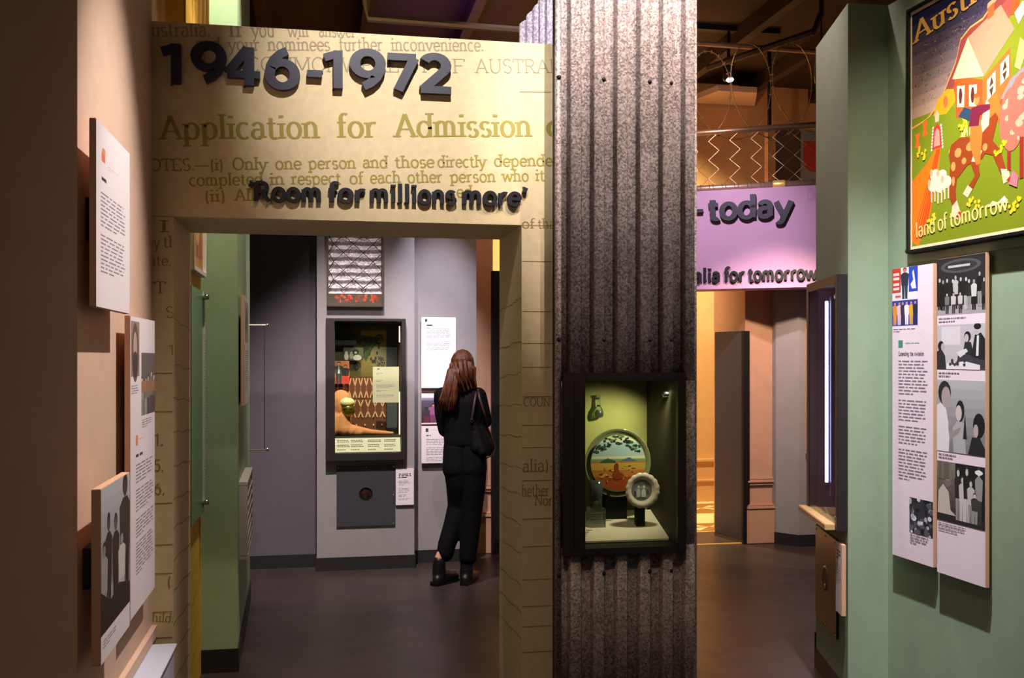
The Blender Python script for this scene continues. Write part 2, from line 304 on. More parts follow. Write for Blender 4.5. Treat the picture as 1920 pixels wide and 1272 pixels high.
# ------------------------------------------------------------------ drawn alphabet: skeleton strokes, optional slab serifs
def _L(x0, y0, x1, y1, f=''): return ('L', x0, y0, x1, y1, f)
def _A(cx, cy, rx, ry, a0, a1): return ('A', cx, cy, rx, ry, a0, a1)
G = {
 'A': (.70, [_L(.04, 0, .33, .70, 's'), _L(.33, .70, .62, 0, 'e'), _L(.15, .24, .51, .24)]),
 'C': (.66, [_A(.36, .35, .30, .35, 45, 315)]),
 'E': (.62, [_L(.12, 0, .12, .70, 'se'), _L(.12, .69, .54, .69), _L(.12, .36, .42, .36), _L(.12, .01, .56, .01), _L(.54, .70, .54, .58), _L(.56, 0, .56, .14)]),
 'F': (.60, [_L(.12, 0, .12, .70, 'se'), _L(.12, .69, .54, .69), _L(.12, .36, .42, .36), _L(.54, .70, .54, .56)]),
 'H': (.74, [_L(.12, 0, .12, .70, 'se'), _L(.62, 0, .62, .70, 'se'), _L(.12, .36, .62, .36)]),
 'I': (.30, [_L(.15, 0, .15, .70, 'se')]),
 'L': (.58, [_L(.12, 0, .12, .70, 'se'), _L(.12, .01, .52, .01), _L(.52, 0, .52, .16)]),
 'M': (.86, [_L(.12, 0, .12, .70, 'se'), _L(.12, .70, .43, .08), _L(.43, .08, .74, .70), _L(.74, 0, .74, .70, 'se')]),
 'N': (.74, [_L(.12, 0, .12, .70, 'se'), _L(.12, .70, .62, 0), _L(.62, 0, .62, .70, 'e')]),
 'O': (.72, [_A(.36, .35, .29, .35, 0, 360)]),
 'R': (.68, [_L(.12, 0, .12, .70, 'se'), _L(.12, .69, .32, .69), _A(.32, .52, .20, .17, 90, -90), _L(.12, .35, .32, .35), _L(.32, .35, .58, 0, 'e')]),
 'S': (.56, [_A(.28, .53, .19, .17, 30, 260), _A(.28, .18, .20, .18, 80, -150)]),
 'T': (.62, [_L(.31, 0, .31, .70, 's'), _L(.05, .69, .57, .69), _L(.05, .70, .05, .56), _L(.57, .70, .57, .56)]),
 'U': (.72, [_L(.12, .25, .12, .70, 'e'), _A(.36, .25, .24, .25, 180, 360), _L(.60, .25, .60, .70, 'e')]),
 'W': (.96, [_L(.06, .70, .26, 0, 's'), _L(.26, 0, .47, .66), _L(.47, .66, .68, 0), _L(.68, 0, .88, .70, 'e')]),
 'a': (.52, [_A(.24, .34, .15, .14, 160, 0), _L(.39, .34, .39, .03, 'e'), _A(.23, .14, .16, .14, 60, 370)]),
 'b': (.58, [_L(.12, 0, .12, .74, 'e'), _A(.30, .24, .19, .24, 0, 360)]),
 'x': (.54, [_L(.05, .46, .48, 0), _L(.48, .46, .05, 0)]),
 'D': (.72, [_L(.12, 0, .12, .70, 'se'), _L(.12, .69, .32, .69), _A(.32, .35, .30, .34, 90, -90), _L(.12, .01, .32, .01)]),
 'k': (.56, [_L(.12, 0, .12, .74, 'se'), _L(.14, .20, .44, .46), _L(.22, .27, .48, 0, 'e')]),
 'V': (.66, [_L(.04, .70, .33, 0, 's'), _L(.33, 0, .62, .70, 'e')]),
 'Y': (.66, [_L(.04, .70, .33, .34, 's'), _L(.62, .70, .33, .34, 's'), _L(.33, .34, .33, 0, 'e')]),
 'c': (.48, [_A(.27, .24, .20, .24, 50, 310)]),
 'd': (.58, [_A(.27, .24, .20, .24, 0, 360), _L(.46, 0, .46, .74, 'e')]),
 'e': (.50, [_A(.26, .24, .20, .24, 0, 320), _L(.07, .25, .46, .25)]),
 'f': (.34, [_L(.14, 0, .14, .58, 's'), _A(.26, .58, .12, .15, 180, 50), _L(.02, .46, .30, .46)]),
 'g': (.54, [_A(.24, .27, .17, .20, 0, 360), _L(.43, .46, .43, -.05), _A(.24, -.06, .19, .14, 0, -160)]),
 'h': (.58, [_L(.12, 0, .12, .74, 'se'), _A(.28, .30, .16, .18, 170, 0), _L(.44, .30, .44, 0, 'e')]),
 'i': (.28, [_L(.13, 0, .13, .46, 'se'), _L(.13, .62, .13, .70, 'd')]),
 'l': (.28, [_L(.13, 0, .13, .74, 'se')]),
 'm': (.84, [_L(.12, 0, .12, .46, 'se'), _A(.26, .30, .14, .18, 170, 0), _L(.40, .30, .40, 0, 'e'), _A(.54, .30, .14, .18, 170, 0), _L(.68, .30, .68, 0, 'e')]),
 'n': (.58, [_L(.12, 0, .12, .46, 'se'), _A(.28, .30, .16, .18, 170, 0), _L(.44, .30, .44, 0, 'e')]),
 'o': (.54, [_A(.27, .24, .20, .24, 0, 360)]),
 'p': (.58, [_L(.12, -.22, .12, .46, 'se'), _A(.30, .24, .19, .24, 0, 360)]),
 'r': (.42, [_L(.13, 0, .13, .46, 'se'), _A(.30, .28, .16, .18, 160, 60)]),
 's': (.44, [_A(.22, .35, .14, .12, 30, 260), _A(.22, .12, .15, .12, 80, -150)]),
 't': (.38, [_L(.16, .10, .16, .62), _A(.27, .11, .11, .11, 180, 310), _L(.03, .46, .32, .46)]),
 'u': (.58, [_L(.12, .18, .12, .46, 'e'), _A(.28, .18, .16, .18, 180, 350), _L(.44, 0, .44, .46, 'e')]),
 'v': (.54, [_L(.05, .46, .26, 0, 's'), _L(.26, 0, .48, .46, 'e')]),
 'w': (.78, [_L(.05, .46, .20, 0, 's'), _L(.20, 0, .37, .44), _L(.37, .44, .54, 0), _L(.54, 0, .71, .46, 'e')]),
 'y': (.54, [_L(.05, .46, .26, .02, 's'), _L(.49, .46, .22, -.14, 's'), _A(.14, -.12, .08, .08, -20, -140)]),
 '.': (.24, [_L(.11, 0, .11, .08, 'd')]), ',': (.24, [_L(.12, .06, .08, -.10)]),
 '(': (.30, [_A(.30, .27, .17, .47, 125, 235)]), ')': (.30, [_A(.0, .27, .17, .47, 55, -55)]),
 '-': (.40, [_L(.05, .27, .33, .27)]), '_': (.9, [_L(.02, .27, .86, .27)]),
 "'": (.22, [_L(.15, .74, .08, .54)]), ' ': (.30, []),
 '1': (.46, [_L(.30, 0, .30, .70), _L(.30, .64, .06, .56)]),
 '9': (.58, [_A(.28, .47, .20, .20, 0, 360), _A(.06, .47, .42, .45, 0, -68)]),
 '4': (.62, [_L(.40, 0, .40, .70), _L(.38, .68, .05, .22), _L(.04, .20, .58, .20)]),
 '6': (.58, [_A(.28, .22, .20, .21, 0, 360), _A(.50, .22, .42, .45, 180, 110)]),
 '7': (.54, [_L(.03, .63, .50, .63), _L(.47, .62, .20, 0)]),
 '2': (.56, [_A(.26, .50, .18, .17, 150, -30), _L(.42, .42, .08, .06), _L(.05, .06, .52, .06)]),
 '5': (.54, [_L(.12, .66, .45, .66), _L(.13, .66, .11, .40), _A(.24, .22, .20, .21, 125, -140)]),
}
def glyph_strips(ch, thick, thin, serif):
    out = []
    for s in G[ch][1]:
        arc = None
        if s[0] == 'L':
            pts = [Vector((s[1], s[2])), Vector((s[3], s[4]))]; fl = s[5]
        else:
            _, cx, cy, rx, ry, a0, a1 = s; n = max(4, int(abs(a1-a0)/16)); fl = ''
            pts = [Vector((cx+rx*math.cos(math.radians(a0+(a1-a0)*i/n)), cy+ry*math.sin(math.radians(a0+(a1-a0)*i/n)))) for i in range(n+1)]
        left = []; right = []
        for i, p in enumerate(pts):
            if s[0] == 'A':
                ta = math.radians(s[5]+(s[6]-s[5])*i/(len(pts)-1)); sg = 1 if s[6] > s[5] else -1
                d = Vector((-s[3]*math.sin(ta)*sg, s[4]*math.cos(ta)*sg)).normalized()
            else: d = (pts[1]-pts[0]).normalized()
            k = abs(d.y)
            wd = (thin+(thick-thin)*k**1.3)/2
            if 'd' in fl: wd = thick*.62
            nrm = Vector((-d.y, d.x)); left.append(p+nrm*wd); right.append(p-nrm*wd)
        out.append((left, right))
        if serif:
            for fch, p in (('s', pts[0]), ('e', pts[-1])):
                if fch in fl:
                    hw = thick*.5+.075; sy = thin*.5; yy = p.y+(sy if p.y < .3 else -sy)
                    out.append(([Vector((p.x-hw, yy+sy)), Vector((p.x+hw, yy+sy))], [Vector((p.x-hw, yy-sy)), Vector((p.x+hw, yy-sy))]))
    return out
def text_width(t, track=0): return sum(G[c][0]+track for c in t)
def text_polys(t, thick=.10, thin=.05, serif=True, track=0):
    """list of (char, [quads]) in glyph units"""
    x = 0; res = []
    for c in t:
        qs = []
        for l, r in glyph_strips(c, thick, thin, serif):
            for i in range(len(l)-1): qs.append([l[i]+Vector((x, 0)), l[i+1]+Vector((x, 0)), r[i+1]+Vector((x, 0)), r[i]+Vector((x, 0))])
        if qs: res.append((c, qs))
        x += G[c][0]+track
    return res, x
def print_text(mb, t, p0, p1, h, y, thick=.10, thin=.05, serif=True, track=0, clip=None):
    qn = 0
    """flat lettering on the plane y, baseline p0->p1 in (x,z), capital height h"""
    polys, W = text_polys(t, thick, thin, serif, track)
    P0 = Vector(p0); e = (Vector(p1)-P0)/W; up = Vector((-e.y, e.x)).normalized()*(h/.70)
    for c, qs in polys:
        for q in qs:
            vs = []; qn += 1
            for a in q:
                p = P0+e*a.x+up*a.y
                if clip: p.x = min(max(p.x, clip[0]), clip[1]); p.y = min(p.y, (clip[2] if len(clip) > 2 else 99))
                vs.append((p.x, y-.00003*(qn % 11), p.y))
            mb.add(vs, [(0, 1, 2, 3)])
def solid_letters(parent, fr, t, p0, p1, h, y0, y1, m, thick=.17, thin=.14, track=0, name='letter', heights=None):
    polys, W = text_polys(t, thick, thin, False, track)
    P0 = Vector(p0); e = (Vector(p1)-P0)/W; up = Vector((-e.y, e.x)).normalized()*(h/.70)
    k = 0
    for c in t:
        if c == ' ': continue
        qs = polys[k][1]; k += 1; mb = MB(fr)
        for j, q in enumerate(qs):
            ee = .00004*(j % 7)
            mb.slab([(P0+e*a.x+up*a.y) for a in q], y0-ee, y1)
        mb.build(name, m, parent)

# ------------------------------------------------------------------ flat prints
class Print:
    def __init__(s, fr, x0, x1, z0, z1, y, step=.000012):
        s.fr = fr; s.x0, s.x1, s.z0, s.z1 = x0, x1, z0, z1; s.y = y; s.k = 0; s.du = s.dv = 0; s.step = step; s.V = []; s.Fc = []; s.C = []
    def P(s, u, v): return (s.x0+(s.x1-s.x0)*u, s.z0+(s.z1-s.z0)*v)
    def poly(s, pts, col, same=False):
        if not same: s.k += 1
        y = s.y-s.k*s.step; n = len(s.V)
        for u, v in pts:
            u = min(max(u+s.du, 0), 1); v = min(max(v+s.dv, 0), 1)
            x, z = s.P(u, v); s.V.append((x, y, z))
        s.Fc.append(tuple(range(n, n+len(pts)))); s.C.append(lin(col))
    def rect(s, u0, v0, u1, v1, col, same=False): s.poly([(u0, v0), (u1, v0), (u1, v1), (u0, v1)], col, same)
    def ell(s, u, v, a, b, col, n=12, same=False, rot=0):
        c, q = math.cos(rot), math.sin(rot)
        s.poly([(u+a*math.cos(t)*c-b*math.sin(t)*q, v+a*math.cos(t)*q+b*math.sin(t)*c) for t in [2*math.pi*i/n for i in range(n)]], col, same)
    def grad(s, u0, v0, u1, v1, c0, c1, n=8):
        s.k += 1
        for i in range(n):
            t = (i+.5)/n; s.rect(u0, v0+(v1-v0)*i/n, u1, v0+(v1-v0)*(i+1)/n, tuple(c0[j]+(c1[j]-c0[j])*t for j in range(3)), True)
    def para(s, u0, v0, u1, n, lh, col=(90, 84, 96), ww=.10, fill=.36):
        """small type as rows of short dashes, each a word"""
        s.k += 1
        for i in range(n):
            v = v0-i*lh; end = u1 if i < n-1 else u0+(u1-u0)*random.uniform(.4, .8); end -= (u1-u0)*random.uniform(0, .14)
            u = u0
            while u < end:
                l = min(random.uniform(.35, 1.4)*ww, end-u); s.rect(u, v-lh*fill, u+l, v, col, True); u += l+ww*.22
    def text(s, t, u0, v0, u1, v1, h, col, thick=.12, thin=.08, serif=False, track=0, v_end=None):
        s.k += 1
        p0 = s.P(u0, v0); p1 = s.P(u1, v1); polys, W = text_polys(t, thick, thin, serif, track)
        P0 = Vector(p0); e = (Vector(p1)-P0)/W; up = Vector((-e.y, e.x)).normalized()*(h*(s.z1-s.z0)/.70)
        qn = 0
        for c, qs in polys:
            for q in qs:
                n = len(s.V); qn += 1
                for a in q:
                    p = P0+e*a.x+up*a.y; s.V.append((min(max(p.x, s.x0), s.x1), s.y-s.k*s.step-.00001*(qn % 11), min(max(p.y, s.z0), s.z1)))
                s.Fc.append((n, n+1, n+2, n+3)); s.C.append(lin(col))
    def sub(s, u0, v0, u1, v1):
        q = Print(s.fr, *s.P(u0, 0)[:1], s.P(u1, 0)[0], s.P(0, v0)[1], s.P(0, v1)[1], s.y-s.k*s.step-s.step, s.step); q.root = s; return q
    def join(s, q):
        n = len(s.V); s.V += q.V; s.Fc += [tuple(i+n for i in f) for f in q.Fc]; s.C += q.C; s.k += q.k+1
    def build(s, name, parent, m=None, **k):
        me = bpy.data.meshes.new(name); o = bpy.data.objects.new(name, me); COL.objects.link(o)
        T = wm(parent).inverted() @ s.fr; o.parent = parent; WM[o.name] = wm(parent).copy()
        me.from_pydata([T @ Vector(p) for p in s.V], [], s.Fc); me.materials.append(m or M_ink)
        ca = me.color_attributes.new('ink', 'FLOAT_COLOR', 'CORNER'); cols = []
        for f, c in zip(s.Fc, s.C): cols += [c[0], c[1], c[2], 1]*len(f)
        ca.data.foreach_set('color', cols); me.update()
        return tag(o, **k)
def gr(v, w_=3): v = max(4, min(250, v)); return (v, v-w_*.3, v-w_)
def person_fig(q, u, v0, h, wd, head=(200), body=(90), legs=60, hair=30):
    """standing figure in a printed photograph; u centre, v0 feet, h height, wd width, in print units"""
    f = (lambda c: c if isinstance(c, tuple) else gr(c))
    q.poly([(u-wd*.32, v0), (u-wd*.04, v0), (u, v0+h*.48), (u+wd*.04, v0), (u+wd*.32, v0), (u+wd*.38, v0+h*.5), (u-wd*.38, v0+h*.5)], f(legs))
    q.poly([(u-wd*.42, v0+h*.42), (u+wd*.42, v0+h*.42), (u+wd*.52, v0+h*.78), (u+wd*.2, v0+h*.84), (u-wd*.2, v0+h*.84), (u-wd*.52, v0+h*.78)], f(body))
    q.ell(u, v0+h*.93, wd*.24, h*.085, f(hair)); q.ell(u, v0+h*.905, wd*.19, h*.065, f(head))
def crowd(q, n, lo=30, hi=220, base=0, top=.8, rows=2, bg=None, wd=None):
    if bg is not None: q.rect(0, 0, 1, 1, gr(bg))
    for r in range(rows):
        for i in range(n):
            u = (i+.5+random.uniform(-.3, .3))/n; h = (top-r*.06)*random.uniform(.86, 1.04); v = base+(rows-1-r)*.06
            person_fig(q, u, v, h, wd or 1.3/n, random.randint(150, 225), random.randint(lo, hi), random.randint(lo, hi), random.randint(15, 60))
# ================================================================== THE SETTING
H = 4.7
YF = 4.28; YB = 4.83            # portal front and back
ZO = 2.189; ZT = 2.975          # portal opening head, portal top
FP = frame(0, YF, 0)            # portal front
XJL = -.585; XJR = hit(FP, 978, 900)[0]; XCOL = hit(FP, 1036, 600)[0]; XWL = hit(FP, 285, 700)[0]
struct('floor', M_floor, MB().box(-5, 7, -1.5, 8.9, -.1, 0))
struct('ceiling', M_dark, MB().box(-5, 7, -1.5, 11.4, H, H+.1))
beams = MB()
for i, bx in enumerate([-1.4, -.55, .35, 1.25, 2.1, 2.95, 3.8, 4.65, 5.5]):
    struct('trim_1' if i == 0 else 'trim_1.%03d' % i, M_beam, MB().box(bx, bx+.09, 2, 10.8, H-.16, H))
FBK = frame(0, 10.8, 0)
wb = struct('wall_back', M_back, MB().box(-5, 7, 10.8, 11, 0, H))
for z0, z1, d in ((0, .23, .05), (.23, .245, .065), (.245, .45, .035), (.45, .475, .055)):
    struct('skirting', M_back, MB().box(1.5, 5.5, 10.8-d, 10.8, z0, z1), wb)
# near left wall, with its dark end facing the camera
yN = .667/.222*1.0
lx = hit(frame(XWL, 0, 90), 145, 700)[0]
struct('wall_left', M_beige, MB().box(-2.6, XWL, lx, YF, 0, H))
FL = frame(XWL, 0, 90)
struct('trim_2', M_beige, MB(FL).box(lx, YF, -.02, 0, .495, .54))
# wall behind the portal, left
struct('wall_beige_return', M_beige, MB().box(-2.2, -.69, YF+.1, 5.3, 0, H))
YG = 5.39
wy_ = struct('wall_yellow_left', M_yellow2, MB().box(-.8, -.60, YB, YG, 0, H))
FY = frame(-.60, 0, 90)
xg1 = hit(frame(0, YG, 0), 445, 700)[0]
wg = struct('wall_green_left', M_green, MB().prism([(-.60, YG), (xg1, YG), (xg1-.045, 7.0), (-.60, 7.0)], .12, H))
struct('baseboard_green_left', M_base, MB().prism([(-.605, YG-.008), (xg1+.008, YG-.008), (xg1-.037, 7.0), (-.60, 7.0)], 0, .12))
# curved light streaks high on the yellow wall, shaped as rippled gold sheet
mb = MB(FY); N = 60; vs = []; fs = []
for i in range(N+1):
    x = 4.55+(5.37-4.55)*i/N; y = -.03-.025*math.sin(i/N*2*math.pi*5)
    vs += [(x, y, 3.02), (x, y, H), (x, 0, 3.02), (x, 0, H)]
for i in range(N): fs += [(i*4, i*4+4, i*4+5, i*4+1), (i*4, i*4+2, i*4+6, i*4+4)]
mb.add(vs, fs); mb.build('gold_metal_light_streaks', M_brass, wy_, smooth=True)

# portal
pm = MB(); pm.box(XWL, XCOL, YF, YB, ZO, ZT); pm.box(XWL, XJL, YF, YB, 0, ZO); pm.box(XJR, XCOL, YF, YB, 0, ZO)
wp = struct('wall_portal', M_yellow, pm)
# fine seams where the head panel meets the two piers
wp_s = MB(); wp_s.box(XWL, XJL, YF-.001, YF, ZO-.002, ZO+.001); wp_s.box(XJR, XCOL, YF-.001, YF, ZO-.002, ZO+.001)
wp_s.build('panel_seam', M_print_d, wp)
def on(fr, px, py, off=0): return hit(fr, px, py, off)
def hgt(px_, y=4.2): return px_*y/F*1.0
def words(lst, m, name, y=-.0012, clip=(XWL+.002, XCOL-.002, ZT-.001), **k):
    mb = MB(FP)
    for t, x0, y0, x1, y1, h in lst:
        a = hit(FP, x0, y0); b = hit(FP, x1, y1); print_text(mb, t, a, b, hgt(h), y, clip=clip, **k)
    mb.build(name, m, wp)
words([('Australia.', 262, 69, 396, 69, 26), ('If', 428, 69, 456, 69, 26), ('you', 472, 69, 516, 69, 26), ('will', 540, 69, 580, 69, 24), ('answer', 598, 69, 668, 70, 24),
       ('and', 366, 94, 414, 95, 24), ('your', 428, 95, 488, 95, 24), ('nominees', 502, 95, 620, 95, 24), ('further', 636, 95, 718, 95, 24), ('inconvenience.', 733, 95, 908, 96, 24)], M_print_g, 'faded_print', thick=.10, thin=.055)
words([('COMMONWEALTH', 462, 134, 800, 136, 27), ('OF', 818, 137, 874, 137, 27), ('AUSTRALIA', 892, 137, 1085, 137, 27)], M_print_g, 'faded_print', thick=.07, thin=.035)
mb = MB(FP); a = hit(FP, 974, 172); b = hit(FP, 1034, 173); mb.add([(a[0], -.0012, a[1]-.002), (b[0], -.0012, b[1]-.002), (b[0], -.0012, b[1]+.002), (a[0], -.0012, a[1]+.002)], [(0, 1, 2, 3)]); mb.build('faded_rule', M_print_g, wp)
words([('Application', 302, 262, 600, 259, 43), ('for', 632, 258, 708, 258, 43), ('Admission', 742, 257, 998, 256, 43), ('of', 1024, 256, 1085, 256, 43)], M_print_y, 'heading_print', thick=.135, thin=.045)
words([('NOTES._(i)', 258, 321, 420, 320, 22), ('Only', 436, 319, 502, 318, 22), ('one', 516, 318, 566, 317, 22), ('person', 578, 317, 668, 316, 22), ('and', 680, 315, 728, 315, 22), ('those', 740, 315, 815, 314, 22), ('directly', 820, 314, 912, 313, 22), ('dependent', 926, 312, 1064, 311, 22),
       ('completed', 354, 349, 494, 347, 22), ('in', 506, 347, 534, 346, 22), ('respect', 546, 346, 640, 345, 22), ('of', 655, 345, 682, 345, 22), ('each', 694, 344, 752, 343, 22), ('other', 764, 343, 830, 342, 22), ('person', 844, 342, 930, 341, 22), ('who', 942, 340, 992, 340, 22), ('it', 1004, 339, 1022, 339, 22),
       ('(ii)', 383, 379, 424, 378, 22), ('All', 441, 377, 478, 377, 22), ('ap', 490, 377, 522, 376, 22), ('s', 668, 374, 684, 374, 22), ('ed', 856, 370, 886, 370, 22)], M_print_y, 'notes_print', thick=.115, thin=.07)
# dim print and rules on the piers
PJ = hit(FP, 325, 500)[0]
words([('I', 298, 436, 318, 436, 22)], M_print_d, 'pier_print', thick=.10, thin=.06)
words([('by', 276, 465, 300, 465, 20), ('th', 306, 464, 332, 464, 20)], M_print_d, 'pier_print', clip=(XWL+.002, XJL-.002))
words([('ivate.', 258, 499, 322, 499, 20), ('NT', 262, 551, 312, 551, 22), ('S', 310, 596, 328, 596, 20), ('1', 314, 665, 328, 665, 18), ('1.', 286, 836, 308, 836, 22), ('5.', 288, 884, 308, 884, 22), ('6.', 288, 928, 310, 928, 22), ('(r', 312, 1100, 334, 1100, 20), ('childr', 274, 1166, 330, 1168, 16)], M_print_d, 'pier_print', clip=(XWL+.002, XJL-.002), thick=.09, thin=.05)
words([('of', 978, 428, 1003, 428, 18), ('that', 1008, 428, 1050, 428, 18), ('COUNTRY', 981, 762, 1066, 763, 17), ('ralia)-', 968, 886, 1040, 884, 24), ('whether', 964, 932, 1030, 930, 22), ('None', 1002, 948, 1050, 948, 20)], M_print_d, 'pier_print', clip=(XJR+.002, XCOL-.002), thick=.09, thin=.05)
rl = MB(FP)
for py in (486, 580, 640, 685, 740, 794, 836, 898, 970, 1022, 1084, 1134, 1172, 1220): 
    a = hit(FP, 982, py+4)[1]; rl.box(XJR+.003, XCOL-.003, -.0012, 0, a-.0016, a+.0012)
for py in (700, 772, 944, 1022, 1076, 1148, 1196):
    a = hit(FP, 300, py)[1]; rl.box(XWL+.003, XJL-.003, -.0012, 0, a-.0016, a+.0012)
rl.build('ruled_lines', M_print_d, wp)
FJR = frame(XJR, 0, 90)         # inner face of the right pier faces left: local x = world y, local y = -world x
rj = MB(frame(XJR, 0, -90)); 
rj = MB()
for py in (560, 640, 700, 760, 820, 880, 930, 985, 1040, 1100, 1150, 1200):
    z = hit(FP, 978, py)[1]; n = 8
    for i in range(n):
        y0, y1 = YF+.002+(YB-YF-.004)*i/n, YF+.002+(YB-YF-.004)*(i+1)/n; zz = z-.004*i+.004*math.sin(i*1.3+py)
        rj.box(XJR-.0012, XJR, y0, y1, zz-.0016, zz+.0014)
        rj.box(XJL, XJL+.0012, y0, y1, zz-.1, zz-.097)
rj.build('ruled_lines', M_print_d, wp)

# raised lettering on the portal
a = hit(FP, 600, 150)
t = thing('raised_date_lettering', 'large raised slate numerals 1946-1972 on the pale yellow portal header', 'lettering', FP @ Matrix.Translation((a[0], 0, a[1])))
OFF = -.034
for ch, x0, x1, ytop, ybot in (('1', 296, 347, 80, 154), ('9', 357, 427, 79, 153), ('4', 421, 492, 86, 158), ('6', 496, 565, 87, 161), ('-', 571, 611, 95, 163), ('1', 602, 651, 93, 164), ('9', 656, 726, 93, 166), ('7', 724, 785, 98, 168), ('2', 784, 851, 101, 173)):
    p0 = hit(FP, x0, ybot, OFF); p1 = hit(FP, x1, ybot+(x1-x0)*.045, OFF); h = hit(FP, x0, ytop, OFF)[1]-p0[1]
    solid_letters(t, FP, ch, p0, p1, h, OFF, -.006, M_slate, .165, .135, name='numeral')
st = MB(FP)
for px in (325, 450, 535, 620, 695, 750, 820):
    q = hit(FP, px, 125 if px != 750 else 112, 0)
pinm = MB(FP)
t2 = thing('raised_slogan_lettering', "raised black words 'Room for millions more' above the portal opening", 'lettering', FP @ Matrix.Translation((hit(FP, 720, 370)[0], 0, hit(FP, 720, 370)[1])))
for s_, x0, y0, x1, y1, h in (("'", 463, 376, 473, 376, 34), ('Room', 474, 376, 606, 377, 34), ('for', 615, 378, 686, 378, 34), ('millions', 692, 379, 856, 381, 34), ('more', 865, 382, 977, 384, 34), ("'", 978, 384, 988, 384, 32)):
    p0 = hit(FP, x0, y0, -.026); p1 = hit(FP, x1, y1+1, -.026)
    solid_letters(t2, FP, s_, p0, p1, hgt(h), -.026, -.005, M_blackl, .165, .13)
for tt, off in ((t, -.006), (t2, -.005)):       # short pins carry each letter off the wall
    for ch in list(tt.children):
        vs = [wm(tt) @ v.co for v in ch.data.vertices]; cx = sum(v.x for v in vs)/len(vs); zs = sorted(vs, key=lambda v: (v.x-cx)**2*4+(v.z-min(q.z for q in vs)-.03)**2)
        p = zs[0]; MB().box(p.x-.004, p.x+.004, YF+off-.001, YF+.0, p.z-.004, p.z+.004).build('mounting_pin', M_black, ch)

# ------------------------------------------------------------------ corrugated column
YC = 4.15; FC = frame(0, YC, 0)
XC0 = hit(FC, 1047, 600)[0]; XC1 = hit(FC, 1299, 600)[0]
PITCH = (hit(FC, 1258, 600)[0]-hit(FC, 1173, 600)[0])/2; XR = hit(FC, 1130, 600)[0]      # right edge of a ridge
cx0, cz0 = hit(FC, 1092, 1026); cx1, cz1 = hit(FC, 1264, 714)        # showcase opening
DEEP = .37; YCB = 4.90
col = thing('corrugated_iron_column', 'tall corrugated galvanised iron column with a showcase let into it', 'column', frame((XC0+XC1)/2, YC, 0))
def prof(x):          # trapezoid ridges, steep sides
    u = ((x-XR)/PITCH) % 1.0        # u=0 right edge of ridge, ridge occupies .48..1
    r = .10
    if u < r: f = 1-u/r
    elif u < .5-r*.3: f = 0
    elif u < .5+r: f = (u-.5+r*.3)/(r*1.3)
    else: f = 1
    f = f*f*(3-2*f); bulge = .003*math.sin(max(0, (u-.5)*2)*math.pi)
    return .012-.032*f-bulge*(f > .9)
def sheet(x0, x1, z0, z1, nm='corrugated_sheet'):
    mb = MB(FC); N = int((x1-x0)/.0028); vs = []; fs = []
    rows = [z0, z1]
    for i in range(N+1):
        x = x0+(x1-x0)*i/N
        for z in rows: vs.append((x, prof(x), z))
    for i in range(N): fs.append((i*2, i*2+2, i*2+3, i*2+1))
    mb.add(vs, fs); o = mb.build(nm, M_galv, col, smooth=True)
    md = o.modifiers.new('thickness', 'SOLIDIFY'); md.thickness = .0012; md.offset = 0
    return o
sheet(XC0, XC1, cz1, H); sheet(XC0, XC1, 0, cz0); sheet(XC0, cx0, cz0, cz1); sheet(cx1, XC1, cz0, cz1)
# rolled left edge, flashings and inner carcass
e = MB(FC); e.tube([(XC0-.003, -.006, 0), (XC0-.003, -.006, H)], .014, 14); e.build('rolled_edge', M_galv, col, smooth=True)
e = MB(FC); e.box(XC1-.001, XC1+.012, -.018, .02, 0, H); e.build('edge_flashing', M_galv, col, bevel=.002)
c = MB(FC); c.box(XCOL+.0, XCOL+.014, .012, YCB-YC, 0, ZT); c.box(XC1-.004, XC1+.008, .02, YCB-YC, 0, ZT); c.box(XCOL+.014, XC1-.004, YCB-YC-.02, YCB-YC, 0, ZT); c.box(XCOL, XC1+.008, .02, .12, ZT, H)
c.build('carcass', M_black, col)
sc = []
for py0, zs in ((145, 0), (637, 0), (1080, 0)):
    for px in (1048, 1132, 1218, 1258):
        x, z = hit(FC, px, py0+(px-1048)*{145: .052, 637: .003, 1080: -.045}[py0], -.02)
        s_ = MB(FC); s_.lathe([(.0, -.008), (.0055, -.007), (.007, -.002), (.010, 0), (.010, .004)], 10, (x, -.021, z), 'y')
        s_.build('roofing_screw', M_black, col, smooth=True)
# stepped pale sheets standing behind the portal, beside the column
FS = frame(0, 4.95, 0)
sb = thing('stepped_iron_sheets', 'pale galvanised strips with stepped tops above the header beside the column', 'iron sheet', frame(hit(FS, 1010, 60)[0], 4.95, 0, 0))
tops = [(975, 988, 44), (988, 1000, 28), (1000, 1010, 15), (1010, 1022, 0), (1022, 1036, -30)]
for i, (a_, b_, py) in enumerate(tops):
    x0, z1 = hit(FS, a_, py); x1 = hit(FS, b_, py)[0]
    m_ = MB(FS); n = 8; vs = []; fs = []
    for k in range(n+1):
        x = x0+(x1-x0)*k/n; y = -.02*math.sin(math.pi*k/n)-.012*i; zt = z1+.02*k/n
        vs += [(x, y, 0), (x, y, zt), (x, .02, 0), (x, .02, zt)]
    for k in range(n): fs += [(k*4, k*4+4, k*4+5, k*4+1), (k*4+2, k*4+3, k*4+7, k*4+6), (k*4+1, k*4+5, k*4+7, k*4+3)]
    fs += [(0, 1, 3, 2), (n*4, n*4+2, n*4+3, n*4+1)]
    m_.add(vs, fs); m_.build('iron_strip', M_galvw, sb)

